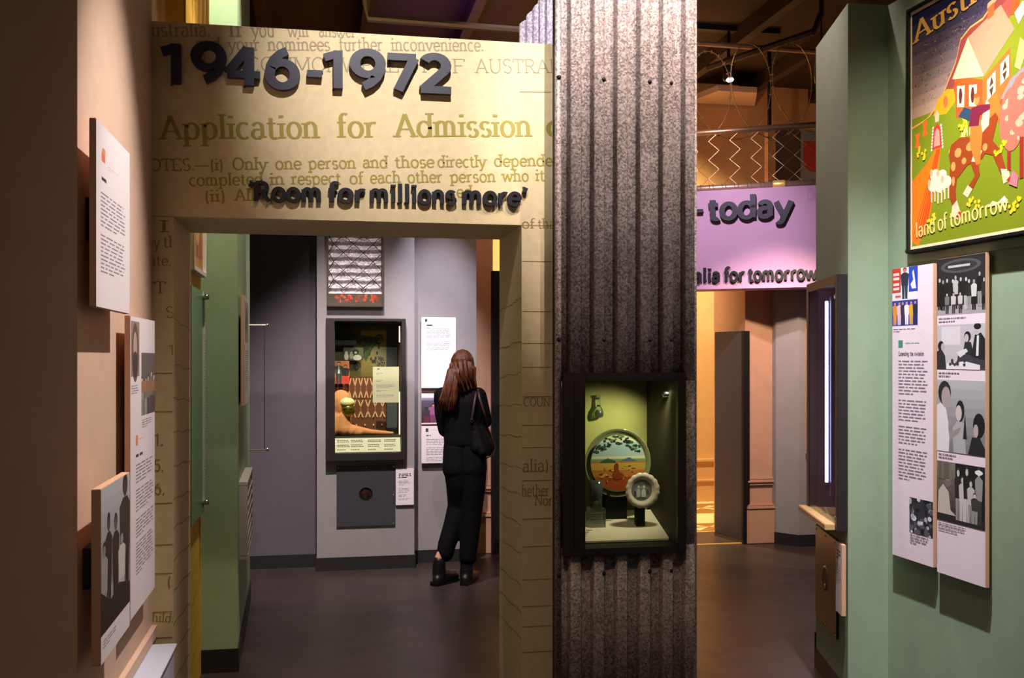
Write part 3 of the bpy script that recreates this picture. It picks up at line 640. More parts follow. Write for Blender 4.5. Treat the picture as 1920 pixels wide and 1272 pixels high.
# ------------------------------------------------------------------ column showcase
def box_frame(mb, x0, x1, z0, z1, w_, y0, y1):
    mb.box(x0, x0+w_, y0, y1, z0, z1); mb.box(x1-w_, x1, y0, y1, z0, z1); mb.box(x0+w_, x1-w_, y0, y1, z1-w_, z1); mb.box(x0+w_, x1-w_, y0, y1, z0, z0+w_)
fx0, fz0 = hit(FC, 1057, 1045, -.05); fx1, fz1 = hit(FC, 1286, 699, -.05)
case = thing('column_showcase', 'dark-framed glass showcase set into the corrugated iron column', 'display case', frame((fx0+fx1)/2, YC, 0, fz0))
m_ = MB(FC); m_.box(fx0, cx0, -.05, -.018, fz0, fz1); m_.box(cx1, fx1, -.05, -.018, fz0, fz1); m_.box(cx0, cx1, -.05, -.018, cz1, fz1); m_.box(cx0, cx1, -.05, -.018, fz0, cz0)
m_.build('frame', M_frame, case, bevel=.002)
m_ = MB(FC); il = hit(FC, 1077, 800, -.05)[0]; m_.box(il-.002, il+.001, -.052, -.05, fz0+.03, fz1-.03); m_.build('door_gap', M_black, case)
m_ = MB(FC); yb = DEEP
m_.box(cx0-.006, cx0, -.018, yb, cz0-.006, cz1+.006); m_.box(cx1, cx1+.006, -.018, yb, cz0-.006, cz1+.006)
m_.box(cx0, cx1, -.018, yb, cz0-.006, cz0); m_.box(cx0, cx1, -.018, yb, cz1, cz1+.006)
m_.build('lining', M_cdark, case)
MB(FC).box(cx0-.006, cx1+.006, yb, yb+.006, cz0-.006, cz1+.006).build('back_panel', M_plum, case)
MB(FC).box(cx0, cx1, -.034, -.030, cz0, cz1).build('glass_pane', M_glass, case)
tx = hit(FC, 1249, 800, .12)[0]
m_ = MB(FC); m_.tube([(tx, .12, hit(FC, 1249, 935, .12)[1]), (tx, .12, hit(FC, 1249, 750, .12)[1])], .0035, 8); m_.build('light_tube', M_tube, case)
m_ = MB(FC); q = hit(FC, 1254, 739, .08); m_.lathe([(.001, -.03), (.014, -.026), (.016, .0), (.012, .03), (.001, .034)], 14, (q[0], .08, q[1]), 'x'); m_.build('lamp_holder', M_chrome, case, smooth=True)
m_ = MB(FC); m_.box(q[0]-.004, q[0]+.004, .076, .084, q[1], cz1); m_.build('lamp_stem', M_chrome, case)
FL2 = spot('case_lamp', (q[0]-.03, YC+.03, cz1-.03), ((cx0+cx1)/2-.04, YC+yb, (cz0+cz1)/2-.1), 2.6, 95, (1, .92, .66), .8, .02)
# sloped label
y0 = .06; y1 = yb-.05
pa = hit(FC, 1094, 955, y1); pb = hit(FC, 1246, 955, y1); pc = hit(FC, 1263, 1019, y0); pd = hit(FC, 1090, 1023, y0)
xl0 = cx0+.004
V = [(xl0, y0, cz0+.012), (cx1-.004, y0, cz0+.012), (pb[0], y1, pb[1]), (xl0, y1, pb[1])]
lb = MB(FC); lb.add(V+[(x, y, z-.008) for x, y, z in V], [(0, 1, 2, 3), (7, 6, 5, 4), (0, 4, 5, 1), (1, 5, 6, 2), (2, 6, 7, 3), (3, 7, 4, 0)])
lab = lb.build('sloped_label', M_label, None, label='cream sloping caption card at the foot of the column showcase', cat='label')
ls = MB(FC)
def onlabel(u, v): return (V[0][0]+(V[1][0]-V[0][0])*u+((V[2][0]-V[1][0])*v if u > .5 else 0), y0+(y1-y0)*v, V[0][2]+(V[2][2]-V[0][2])*v+.0006)
def ldash(u0, u1, v, hh=.02): ls.add([onlabel(u0, v), onlabel(u1, v), onlabel(u1, v+hh), onlabel(u0, v+hh)], [(0, 1, 2, 3)])
for v, a_, b_, hh in ((.88, .22, .48, .03), (.82, .22, .36, .02), (.70, .22, .42, .03), (.64, .23, .49, .02), (.58, .24, .38, .02), (.76, .01, .04, .02), (.66, .01, .09, .02), (.47, .01, .14, .04), (.40, .01, .11, .02), (.34, .01, .20, .02), (.28, .01, .15, .02), (.22, .01, .12, .02), (.16, .01, .10, .02)):
    u = a_
    while u < b_: l = random.uniform(.02, .05); ldash(u, min(u+l, b_), v, hh); u += l+.006
ls.build('caption_print', M_base, lab, kind='stuff')
# souvenir plate
FPl = frame(0, YC, 0)
px_, pz_ = hit(FC, 1158, 868, .22); R = .5*(hit(FC, 1220, 868, .22)[0]-hit(FC, 1096, 868, .22)[0])
pl = thing('souvenir_plate', 'large round glazed souvenir plate with a rural landscape, in the column showcase', 'plate', frame(px_, YC+.22, 0, pz_-R) )
m_ = MB(FC); m_.lathe([(.001, .012), (R*.84, .012), (R*.89, .006), (R*.98, -.006), (R, -.006), (R*.99, 0), (R*.88, .016), (R*.5, .020), (.001, .020)], 48, (px_, .22, pz_), 'y')
m_.build('dish', mat('plate_glaze', (120, 120, 84), .15, coat=.5), pl, smooth=True)
pr = Print(FC, px_-R, px_+R, pz_-R, pz_+R, .2078)
def disc_clip(pts, rad=.30): return pts
def inpl(u, v, rad): 
    d = math.hypot(u-.5, v-.5); 
    return (u, v) if d <= rad else (.5+(u-.5)*rad/d, .5+(v-.5)*rad/d)
def pcirc(v0, v1, col, rad=.41, n=16):
    pts = []
    for i in range(n+1):
        v = v0+(v1-v0)*i/n; q_ = max(0, rad*rad-(v-.5)**2)**.5; pts.append((.5+q_, v))
    pts += [(1-p[0], p[1]) for p in pts[::-1]]; pr.poly(pts, col)
pr.ell(.5, .5, .418, .418, (110, 120, 80), 40); pcirc(.52, .905, (190, 190, 150)); pcirc(.60, .80, (150, 170, 170)); pcirc(.50, .56, (120, 130, 90)); pcirc(.095, .52, (168, 104, 40)); pcirc(.095, .30, (150, 70, 28)); pcirc(.40, .50, (178, 140, 60))
pr.poly([(.22, .52), (.34, .57), (.46, .53), (.46, .50), (.22, .50)], (50, 80, 50)); pr.poly([(.5, .52), (.66, .58), (.80, .52)], (70, 100, 110))
for i in range(150):
    t_ = random.uniform(-.2, math.pi+.2); rr = random.uniform(.28, .405); u, v = .5+rr*math.cos(t_), .5+rr*math.sin(t_)
    if v > .66: pr.ell(u, v, random.uniform(.012, .035), random.uniform(.01, .025), random.choice([(34, 56, 44), (52, 78, 60), (28, 40, 38), (96, 110, 80)]), 8)
for i in range(40):
    u, v = random.uniform(.25, .75), random.uniform(.2, .46); u, v = inpl(u, v, .36); pr.ell(u, v, random.uniform(.008, .04), random.uniform(.006, .02), random.choice([(120, 50, 24), (196, 150, 70), (90, 44, 26), (210, 120, 50), (150, 60, 30)]), 7)
pr.poly([(.40, .30), (.44, .42), (.49, .44), (.52, .36), (.58, .34), (.57, .27), (.46, .26)], (132, 58, 30)); pr.ell(.47, .45, .035, .05, (120, 50, 28))
pr.build('painted_scene', pl, M_inkg)
pr = Print(FC, px_-R, px_+R, pz_-R, pz_+R, .2055)
m_ = MB(FC); m_.box(px_-.05, px_+.05, .24, .30, cz0, pz_-R+.02); m_.box(px_-.05, px_-.04, .2, .24, pz_-R-.002, pz_-R+.02); m_.build('plate_stand', M_black, None, label='black stand under the large landscape plate', cat='stand')
# small scalloped plate
qx, qz = hit(FC, 1204, 920, .15); r2 = .5*(hit(FC, 1235, 920, .15)[0]-hit(FC, 1173, 920, .15)[0])
p2 = thing('scalloped_dish', 'small pale scalloped dish with an engraved scene, leaning in front of the large plate', 'dish', frame(qx, YC+.15, 0, qz-r2))
m_ = MB(FC); n = 72; vs = []; fs = []
for j, (rr, yy) in enumerate(((.001, .008), (.60, .008), (.74, .0), (1.0, -.008), (1.0, -.003), (.74, .008), (.001, .016))):
    for k in range(n):
        t_ = 2*math.pi*k/n; sc_ = 1+(.045*abs(math.sin(t_*8)) if rr > .8 else 0); vs.append((qx+rr*r2*sc_*math.cos(t_), .15+yy, qz+rr*r2*sc_*math.sin(t_)))
for j in range(6):
    for k in range(n): fs.append((j*n+k, j*n+(k+1) % n, (j+1)*n+(k+1) % n, (j+1)*n+k))
m_.add(vs, fs); m_.build('dish', mat('pale_dish', (214, 200, 180), .35), p2, smooth=True)
pr = Print(FC, qx-r2, qx+r2, qz-r2, qz+r2, .1568); pr.ell(.5, .5, .335, .335, (112, 112, 112), 30); pr.ell(.5, .42, .26, .2, (140, 138, 134), 20)
for u, v, a_, b_, c_ in ((.40, .42, .06, .13, 200), (.56, .40, .07, .15, 215), (.41, .60, .035, .04, 210), (.57, .60, .04, .045, 220), (.68, .44, .05, .10, 90), (.30, .40, .04, .10, 80), (.5, .27, .16, .03, 80), (.5, .72, .1, .02, 170)): pr.ell(u, v, a_, b_, gr(c_), 10)
pr.build('engraved_scene', p2)
MB(FC).box(qx-.02, qx+.02, .17, .20, cz0, qz).build('dish_stand', M_black, None, label='thin black prop behind the small scalloped dish', cat='stand')
# tumbler
gx, gz = hit(FC, 1118, 953, .2); gt = hit(FC, 1118, 900, .2)[1]; gr_ = .5*(hit(FC, 1131, 930, .2)[0]-hit(FC, 1106, 930, .2)[0])
gb = pb[1]-.012
m_ = MB(FC); m_.lathe([(.001, 0), (gr_*.85, 0), (gr_, gt-gz), (gr_*.92, gt-gz), (gr_*.76, .012), (.001, .012)], 20, (gx, .2, gz), 'z')
m_.build('glass_tumbler', M_glassy, None, smooth=True, label='small clear glass tumbler left of the small dish in the column showcase', cat='glass')
MB(FC).box(gx-.035, gx+.035, .17, .24, cz0, gz).build('glass_plinth', M_glassy, None, label='clear plinth under the glass tumbler', cat='plinth')
# hanging glass flask on the back panel
hx, hz0 = hit(FC, 1123, 784, yb-.03); hz1 = hit(FC, 1123, 741, yb-.03)[1]; hh = hz1-hz0
m_ = MB(FC); m_.lathe([(.001, 0), (.020, .004), (.023, .02), (.018, .04), (.008, .055), (.0065, hh-.012), (.011, hh-.004), (.011, hh), (.007, hh)], 20, (hx, yb-.026, hz0), 'z')
fl = m_.build('glass_flask', M_glassy, None, smooth=True, label='long-necked little glass flask fixed to the green back of the column showcase', cat='flask')
MB(FC).box(hx-.003, hx+.003, yb-.02, yb, hz1-.02, hz1-.012).build('hook', M_chrome, fl)
MB(FC).lathe([(.0095, 0), (.0095, .006), (.007, .006)], 14, (hx, yb-.026, hz0+.052), 'z').build('collar', M_chrome, fl)
# ================================================================== wall panels
def panel(fr, px0, px1, py_t, py_b, label, name='text_panel', off=-.05, th=.018, m=None, px_ref=None, cat='sign', spacer=True, lx=None, lz=None, group=None, edge=None):
    """board standing off the wall on a block; returns thing and a Print for its face"""
    if lx is None:
        x0 = hit(fr, px0, HOR, off)[0]; x1 = hit(fr, px1, HOR, off)[0]; r = px_ref or px0
        z1 = hit(fr, r, py_t, off)[1]; z0 = hit(fr, r, py_b, off)[1]
    else: x0, x1 = lx; z0, z1 = lz
    if x0 > x1: x0, x1 = x1, x0
    T = thing(name, label, cat, fr @ Matrix.Translation(((x0+x1)/2, 0, z0)), group)
    MB(fr).box(x0, x1, off, off+th, z0, z1).build('board', edge or M_edge, T, bevel=.0015)
    if spacer and off+th < -.001:
        w_ = (x1-x0)*.2; h_ = (z1-z0)*.12
        MB(fr).box((x0+x1)/2-w_, (x0+x1)/2+w_, off+th, 0, (z0+z1)/2-h_, (z0+z1)/2+h_).build('spacer', M_base, T)
    P = Print(fr, x0+.001, x1-.001, z0+.001, z1-.001, off-.0004)
    P.rect(0, 0, 1, 1, m or (236, 226, 232))
    return T, P
# --- left wall
INK = (132, 124, 140)
T, P = panel(FL, 180, 243, 220, 575, 'white text panel with a small red emblem, highest on the beige left wall', off=-.06, px_ref=179)
P.rect(.14, .80, .24, .85, (220, 120, 90)); P.ell(.2, .86, .05, .018, (224, 140, 110)); P.para(.32, .80, .62, 2, .014, (220, 190, 190))
P.para(.14, .715, .58, 1, .03, (50, 40, 60), .2, .6); P.para(.12, .63, .86, 9, .022, INK, .16); P.para(.12, .40, .86, 10, .022, INK, .16)
P.build('printed_face', T)
T, P = panel(FL, 244, 290, 592, 1166, 'tall white panel of old portraits and text on the beige left wall', off=-.045, px_ref=244, spacer=True)
P.rect(.02, .80, .34, .985, (150, 128, 116)); P.ell(.18, .88, .13, .10, (90, 76, 76), 20); P.ell(.18, .90, .07, .05, (190, 160, 150)); P.ell(.18, .84, .10, .045, (50, 44, 50))
P.rect(.42, .66, 1, .88, (60, 50, 48)); q = P.sub(.42, .66, 1, .88); crowd(q, 5, 60, 160, 0, .7, 1, 90); P.join(q)
P.rect(.42, .74, 1, .78, (150, 110, 80)); P.para(.04, .77, .3, 4, .008, INK); P.para(.44, .645, .9, 4, .008, INK)
P.rect(.2, .565, .28, .60, (220, 140, 90)); P.para(.34, .585, .7, 1, .012, (220, 190, 160)); P.para(.2, .535, .66, 1, .016, (60, 50, 70), .2, .6)
for k, (v, n) in enumerate(((.50, 6), (.415, 7), (.315, 6), (.235, 10))): P.para(.2, v, .92, n, .0115, INK, .2)
P.build('printed_face', T)
T, P = panel(FL, 189, 243, 918, 1250, 'black and white photograph panel of dark-clothed figures, lowest on the left wall', name='photo_panel', off=-.075, px_ref=189, th=.025)
P.rect(.0, .16, 1, 1, (150, 152, 158)); P.grad(0, .4, 1, 1, (120, 122, 128), (186, 190, 198))
q = P.sub(0, .16, 1, 1)
for u, h, wd, b, hd in ((.24, .80, .22, 26, 60), (.48, .76, .24, 30, 80), (.82, 1.0, .40, 40, 50), (.70, .60, .26, 200, 150), (.10, .62, .22, 150, 130)): person_fig(q, u, .0, h, wd, hd, b, b-14, 20)
q.poly([(0, 0), (1, 0), (1, .16), (.6, .24), (.3, .18), (0, .30)], (22, 22, 26)); q.poly([(0, .2), (.2, .1), (.6, .2), (.5, 0), (0, 0)], (14, 14, 18)); P.join(q)
P.para(.06, .12, .5, 3, .018, INK, .12); P.build('printed_face', T)
# white metal bench box below
m_ = MB().box(XWL, -.565, 3.42, 4.16, .22, .49); bx = m_.build('white_metal_box', M_tray, None, bevel=.006, label='white metal box fixed low on the left wall', cat='box')
MB().box(-.58, -.566, 3.47, 4.10, .27, .44).build('grille_recess', M_base, bx)
MB().box(XWL, -.555, 3.41, 4.17, .483, .492).build('lid', M_tray, bx, bevel=.002)

# --- yellow wall beyond the portal: framed picture, green glass panel
x0 = hit(FY, 357, 500, -.03)[0]
zb = hit(FY, 361, 503, -.03)[1]
T = thing('framed_picture', 'framed orange-brown picture high on the yellow wall behind the left pier', 'picture', FY @ Matrix.Translation((5.1, 0, zb)))
m_ = MB(FY); box_frame(m_, 4.86, 5.36, zb, zb+.62, .022, -.03, 0); m_.build('frame', M_white, T, bevel=.002)
P = Print(FY, 4.882, 5.338, zb+.022, zb+.598, -.014); P.rect(0, 0, 1, 1, (196, 130, 70)); P.rect(.1, .1, .9, .9, (170, 100, 50)); P.ell(.5, .5, .25, .3, (220, 160, 90), 18); P.build('print', T)
z1 = hit(FY, 379, 545, -.02)[1]; z0 = hit(FY, 378, 966, -.02)[1]; xe = 5.33
T = thing('green_glass_panel', 'tall sage green glass panel on steel studs behind the left pier', 'panel', FY @ Matrix.Translation((5.1, 0, z0)))
MB(FY).box(4.86, xe, -.016, -.010, z0, z1).build('glass_sheet', M_grp, T)
MB(FY).box(xe-.012, xe+.03, -.022, -.008, z0+.02, z1-.0).build('clear_edge_strip', M_white, T)
P = Print(FY, xe-.012, xe+.03, z0+.02, z1, -.0225); P.rect(0, 0, 1, 1, (226, 224, 222)); P.rect(0, .86, 1, 1, (96, 128, 100)); P.para(.12, .80, .9, 56, .0135, INK, .3); P.build('text_strip', T)
for z in (z1-.03, z0+.05):
    MB(FY).lathe([(.001, -.05), (.012, -.047), (.016, -.036), (.012, -.022), (.008, -.020), (.008, 0)], 14, (xe-.02, 0, z), 'y').build('steel_stud', M_chrome, T, smooth=True)
# long edge lines in the yellow print
m_ = MB(FY)
for i in range(9): z = .15+i*.14; m_.add([(4.9, -.0012, z), (5.38, -.0012, z+.06), (5.38, -.0012, z+.063), (4.9, -.0012, z+.003)], [(0, 1, 2, 3)])
m_.build('ruled_lines', M_print_d, wy_)

# --- green wall, side face
FG = Matrix.Translation((xg1, YG, 0)) @ Matrix.Rotation(math.atan2(1.61, -.045), 4, 'Z')
a0 = hit(FG, 448, HOR, -.04)[0]; a1 = hit(FG, 463, HOR, -.04)[0]
T, P = panel(FG, 0, 0, 0, 0, 'narrow pale hanging print seen edge-on at the side of the left green wall', name='hanging_print', off=-.030, cat='print', lx=(.10, .62), lz=(1.363, 1.946))
P.rect(.1, .58, .9, .96, (170, 160, 150)); P.ell(.5, .78, .3, .12, (110, 104, 104)); P.para(.1, .5, .9, 20, .02, INK); P.build('printed_face', T)
a0, a1, z0, z1 = .15, .88, .545, .958; DB = .045
T = thing('louvred_box', 'grey louvred metal box low on the side of the left green wall', 'box', FG @ Matrix.Translation(((a0+a1)/2, 0, z0)))
m_ = MB(FG); m_.box(a0, a1, -DB, 0, z1-.02, z1); m_.box(a0, a1, -DB, 0, z0, z0+.02); m_.box(a0, a0+.02, -DB, 0, z0+.02, z1-.02); m_.box(a1-.02, a1, -DB, 0, z0+.02, z1-.02); m_.box(a0+.02, a1-.02, -.015, 0, z0+.02, z1-.02)
m_.build('housing', mat('pale_grey_metal', (170, 160, 156), .5), T, bevel=.002)
n = 6
for i in range(n):
    z = z0+.05+(z1-z0-.08)*i/n; s_ = MB(FG); s_.add([(a0+.02, -DB, z), (a1-.02, -DB, z), (a1-.02, -.02, z+.035), (a0+.02, -.02, z+.035), (a0+.02, -DB, z+.008), (a1-.02, -DB, z+.008), (a1-.02, -.02, z+.043), (a0+.02, -.02, z+.043)], [(0, 1, 2, 3), (7, 6, 5, 4), (0, 4, 5, 1), (2, 6, 7, 3), (0, 3, 7, 4), (1, 5, 6, 2)])
    s_.build('louvre', MATS['pale_grey_metal'], T)
T = thing('steel_cable_rail', 'thin steel rail on two pins beside the shaded grey wall', 'rail', FG @ Matrix.Translation((hit(FG, 474, 740, -.10)[0], 0, hit(FG, 474, 878, -.10)[1])))
gx_ = 1.45; 
for py in (598, 878):
    z = hit(FG, 472, py, -.06)[1]; MB(FG).tube([(gx_, 0, z), (gx_, -.115, z)], .005, 8).build('pin', M_steel, T); MB(FG).lathe([(.001, -.13), (.013, -.126), (.013, -.11), (.001, -.108)], 12, (gx_, 0, z), 'y').build('pin_cap', M_chrome, T, smooth=True)
MB(FG).tube([(gx_, -.1, hit(FG, 472, 878, -.06)[1]), (gx_, -.1, hit(FG, 472, 598, -.06)[1])], .0025, 6).build('cable', M_base, T)

# ================================================================== back walls beyond the portal
YA = 7.97; YBX = 7.80; FA_ = frame(0, YA, 0); FB = frame(0, YBX, 0)
bx0 = hit(FB, 594, 800)[0]; bx1 = hit(FB, 777, 800)[0]; xc1 = hit(FA_, 893, 800)[0]
struct('wall_grey_left', mat('shaded_grey_paint', (92, 86, 94), .75, noise=.05, bump=.04, bscale=150), MB().box(-2.5, bx0+.02, YA, 8.4, .10, 3.7)); struct('baseboard_grey_left', M_base, MB().box(-2.5, bx0-.008, YA-.008, 8.4, 0, .10))  # same grey paint as its neighbours, with the shade put into the colour
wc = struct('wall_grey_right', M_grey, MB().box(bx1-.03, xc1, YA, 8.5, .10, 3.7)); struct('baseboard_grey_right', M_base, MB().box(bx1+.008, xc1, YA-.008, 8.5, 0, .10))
# box unit that carries the big showcase, opening left for it
ox0, oz0 = hit(FB, 627, 850); ox1, oz1 = hit(FB, 752, 604)
wbx = MB(); D = .36
wbx.box(bx0, ox0, YBX, 8.3, .10, 3.7); wbx.box(ox1, bx1, YBX, 8.3, .10, 3.7); wbx.box(ox0, ox1, YBX, 8.3, oz1, 3.7); wbx.box(ox0, ox1, YBX, 8.3, .10, oz0); wbx.box(ox0, ox1, YBX+D+.01, 8.3, oz0, oz1)
wbo = struct('wall_showcase', M_grey, wbx); struct('baseboard_showcase', M_base, MB().box(bx0-.008, bx1+.008, YBX-.008, 8.3, 0, .10))
# pilaster
FQ = frame(0, 8.29, 0); q0 = xc1; q1 = hit(FQ, 924, 800)[0]
PH_ = 3.0
def pilaster(name, x0, x1, y0, y1):
    w_ = struct(name, M_clay, MB().box(x0, x1, y0, y1, 0, PH_))
    for z0, z1, d in ((0, .30, .05), (.30, .325, .06), (.325, .34, .04), (.50, .525, .022), (.525, .55, .035), (.55, .575, .02)):
        struct('moulding', M_clay, MB().box(x0-(.0 if d < .03 else 0), x1+0, y0-d, y0, z0, z1), w_, bevel=.006)
    return w_
pilaster('wall_pilaster_left', q0, q1, 8.29, 9.0)
d0 = hit(frame(0, 8.2, 0), 922, 600)[0]; d1 = hit(frame(0, 8.2, 0), 950, 600)[0]
struct('door_1', M_black, MB().box(d0, d1+.2, 8.2, 8.25, 0, 2.33), bevel=.003)

# --- big showcase
fx0, fz0 = hit(FB, 611, 866, -.07); fx1, fz1 = hit(FB, 761, 598, -.07)
mat('slate_lining', (72, 72, 74), .6)
case2 = thing('wall_showcase_cabinet', 'tall dark-framed glass showcase with a veiled figure, on the grey wall box', 'display case', frame((fx0+fx1)/2, YBX, 0, fz0))
m_ = MB(FB); m_.box(fx0, ox0, -.07, 0, fz0, fz1); m_.box(ox1, fx1, -.07, 0, fz0, fz1); m_.box(ox0, ox1, -.07, 0, oz1, fz1); m_.box(ox0, ox1, -.07, 0, fz0, oz0); m_.build('frame', M_frame, case2, bevel=.003)
m_ = MB(FB); m_.box(ox0, ox0+.004, 0, D, oz0, oz1); m_.box(ox1-.004, ox1, 0, D, oz0, oz1); m_.box(ox0, ox1, 0, D, oz0, oz0+.004); m_.box(ox0, ox1, 0, D, oz1-.004, oz1); m_.build('lining', M_cdark, case2)
MB(FB).box(ox0, ox1, D, D+.008, oz0, oz1).build('back_panel', MATS['slate_lining'], case2)
MB(FB).box(ox0, ox1, -.045, -.041, oz0, oz1).build('glass_pane', M_glass, case2)
tx = hit(FB, 749, 700, .05)[0]
for pa_, pb_ in ((612, 642), (735, 815)):
    MB(FB).tube([(tx, .05, hit(FB, 749, pb_, .05)[1]), (tx, .05, hit(FB, 749, pa_, .05)[1])], .004, 8).build('light_tube', M_tube, case2)
spot('case_lamp', (ox0+.36, YBX+.05, oz1-.03), ((ox0+ox1)/2-.08, YBX+.2, oz0+.2), 2.4, 110, (1, .84, .6), .8, .03)
# painted floral backing
P = Print(FB, ox0+.01, ox1-.09, oz0+.02, oz1-.02, D-.004); P.rect(0, 0, 1, 1, (104, 98, 50)); P.grad(.5, .5, 1, .96, (130, 116, 60), (190, 160, 96)); P.ell(.92, .82, .10, .12, (210, 130, 50), 18); P.rect(.74, .58, 1, .92, (150, 142, 104))
P.poly([(.4, .93), (.9, .90), (.72, .80), (.6, .70), (.45, .8)], (70, 90, 44))
def swirl(u, v, r, n=26, w_=.018, col=(40, 40, 34), turns=1.6, ph=0):
    for i in range(n):
        a_ = ph+turns*2*math.pi*i/n; rr = r*(1-i/n*.85); P.ell(u+rr*math.cos(a_), v+rr*.6*math.sin(a_), w_*(1-.4*i/n), w_*.6*(1-.4*i/n), col, 7)
swirl(.85, .88, .08); swirl(.42, .66, .07); swirl(.66, .86, .07, col=(54, 60, 40)); swirl(.55, .80, .06, col=(60, 50, 30))
for i in range(50): P.ell(.78+random.uniform(0, .2), .62+random.uniform(0, .12), .012, .008, (70, 64, 60), 6)
for i in range(14): P.ell(.46+i*.03, .80+.10*math.sin(i*.5), .02, .016, (44, 56, 34), 7)
P.build('floral_backing', case2)
# patterned textile
ta, tb = hit(FB, 628, 816, D-.05); tc_, td = hit(FB, 724, 707, D-.05)
tex = thing('patterned_textile', 'brown and cream woven zigzag textile hung behind the veiled figure', 'textile', frame((ta+tc_)/2, YBX+D-.05, 0, tb))
m_ = MB(FB); vs = []; fs = []; n = 30
for i in range(n+1):
    x = ta+(tc_-ta)*i/n; y = D-.045+.004*math.sin(i*.9)
    vs += [(x, y, tb), (x, y, td), (x, y+.004, tb), (x, y+.004, td)]
for i in range(n): fs += [(i*4, i*4+4, i*4+5, i*4+1), (i*4+2, i*4+3, i*4+7, i*4+6), (i*4, i*4+2, i*4+6, i*4+4), (i*4+1, i*4+5, i*4+7, i*4+3)]
m_.add(vs, fs); m_.build('cloth', mat('brown_textile', (104, 58, 36), .9), tex)
P = Print(FB, ta, tc_, tb, td, D-.052, .00002)
for row, (v, h) in enumerate(((.30, .30), (.64, .34))):
    for i in range(9 if row else 7):
        n_ = 9 if row else 7; u = (i+.5)/n_; s_ = .42/n_
        P.poly([(u-s_, v), (u, v+h*.45), (u+s_, v), (u+s_*.5, v), (u, v+h*.25), (u-s_*.5, v)], (206, 160, 110)); P.poly([(u-s_, v+h), (u, v+h*.5), (u+s_, v+h), (u+s_*.5, v+h), (u, v+h*.72), (u-s_*.5, v+h)], (206, 160, 110)); P.poly([(u-s_*.35, v+h*.47), (u, v+h*.25), (u+s_*.35, v+h*.47), (u, v+h*.72)], (150, 80, 50))
for i in range(6): P.ell((i+.5)/6, .17, .014, .018, (220, 190, 150), 6)
P.rect(0, .05, 1, .075, (200, 150, 110)); P.build('woven_pattern', tex)
def card(fr, pxa, pxb, pya, pyb, off, name, label, cat, draw, col=(232, 214, 184), th=.004):
    x0, z1 = hit(fr, pxa, pya, off); x1, z0 = hit(fr, pxb, pyb, off)
    T = thing(name, label, cat, fr @ Matrix.Translation(((x0+x1)/2, off, z0))); MB(fr).box(x0, x1, off, off+th, z0, z1).build('backing', M_edge, T)
    P = Print(fr, x0, x1, z0, z1, off-.0004); P.rect(0, 0, 1, 1, col); draw(P); P.build('printed_face', T); return T
def d_label(P):
    P.rect(.16, .92, .26, .95, (90, 90, 90)); P.para(.36, .94, .8, 1, .02, (170, 150, 130)); P.para(.14, .82, .4, 2, .028, INK); P.para(.14, .62, .4, 2, .028, INK); P.para(.14, .5, .9, 4, .028, INK); P.para(.14, .34, .6, 2, .028, INK); P.para(.14, .22, .9, 3, .028, INK)
T = card(FB, 699, 748, 688, 755, -.036, 'caption_card', 'cream caption card on the right of the tall showcase glass', 'label', d_label)
def d_couple(P):
    P.rect(0, 0, 1, 1, (214, 130, 90)); P.rect(0, 0, 1, .3, (200, 60, 40)); person_fig(P, .32, 0, .95, .55, (220, 160, 120), (60, 66, 60), (50, 56, 52), 30); P.poly([(.26, .45), (.38, .45), (.34, .78), (.30, .78)], (220, 220, 214)); person_fig(P, .74, 0, .82, .5, (210, 150, 110), (30, 26, 30), (200, 50, 40), 20)
card(FB, 626, 655, 677, 720, D-.10, 'couple_photo', 'colour photograph of a dressed-up couple at the left of the showcase', 'photograph', d_couple)
def d_fam(P):
    P.rect(0, 0, 1, 1, (70, 70, 66)); P.rect(.6, .3, 1, 1, (90, 100, 70)); [P.ell(u, v, a_, b_, gr(c_)) for u, v, a_, b_, c_ in ((.15, .3, .11, .3, 190), (.15, .62, .07, .1, 180), (.4, .35, .1, .25, 150), (.4, .6, .06, .09, 150), (.62, .65, .16, .22, 26), (.62, .6, .07, .1, 170), (.70, .2, .22, .24, 200))]
card(FB, 644, 681, 652, 676, D-.08, 'family_photo', 'small black and white family photograph above the couple picture', 'photograph', d_fam)
x0, z1 = hit(FB, 627, 626, D-.12); x1, z0 = hit(FB, 668, 648, D-.12)
MB(FB).box(x0, x1, D-.12, D, z0, z1).build('black_screen_box', M_black, None, bevel=.004, label='black box at the upper left inside the tall showcase', cat='box')
x0, z1 = hit(FB, 627, 828, -.02); x1, z0 = hit(FB, 752, 849, -.02)
m_ = MB(FB); zz0 = oz0+.005; zz1 = oz0+.11
m_.add([(ox0+.005, -.02, zz0), (ox1-.005, -.02, zz0), (ox1-.005, .02, zz1), (ox0+.005, .02, zz1), (ox0+.005, -.01, zz0), (ox1-.005, -.01, zz0), (ox1-.005, .03, zz1), (ox0+.005, .03, zz1)], [(0, 1, 2, 3), (7, 6, 5, 4), (0, 4, 5, 1), (2, 6, 7, 3), (0, 3, 7, 4), (1, 5, 6, 2)])
T = m_.build('caption_strip', M_label, None, label='long cream caption strip along the foot of the tall showcase', cat='label')
cp = MB(FB)
for c0 in (.03, .24, .50, .75):
    for r_ in range(7):
        if r_ in (2, 5) : continue
        u = c0
        while u < c0+.17-.06*(r_ == 6):
            l = random.uniform(.015, .035); v0 = .82-r_*.11; X0 = ox0+.005+(ox1-ox0-.01)*u; X1 = ox0+.005+(ox1-ox0-.01)*(u+l)
            cp.add([(X0, -.0206+.04*v0, zz0+(zz1-zz0)*v0), (X1, -.0206+.04*v0, zz0+(zz1-zz0)*v0), (X1, -.0206+.04*(v0+.05), zz0+(zz1-zz0)*(v0+.05)), (X0, -.0206+.04*(v0+.05), zz0+(zz1-zz0)*(v0+.05))], [(0, 1, 2, 3)]); u += l+.006
cp.build('caption_print', M_base, T, kind='stuff')
bz0 = zz1+.0
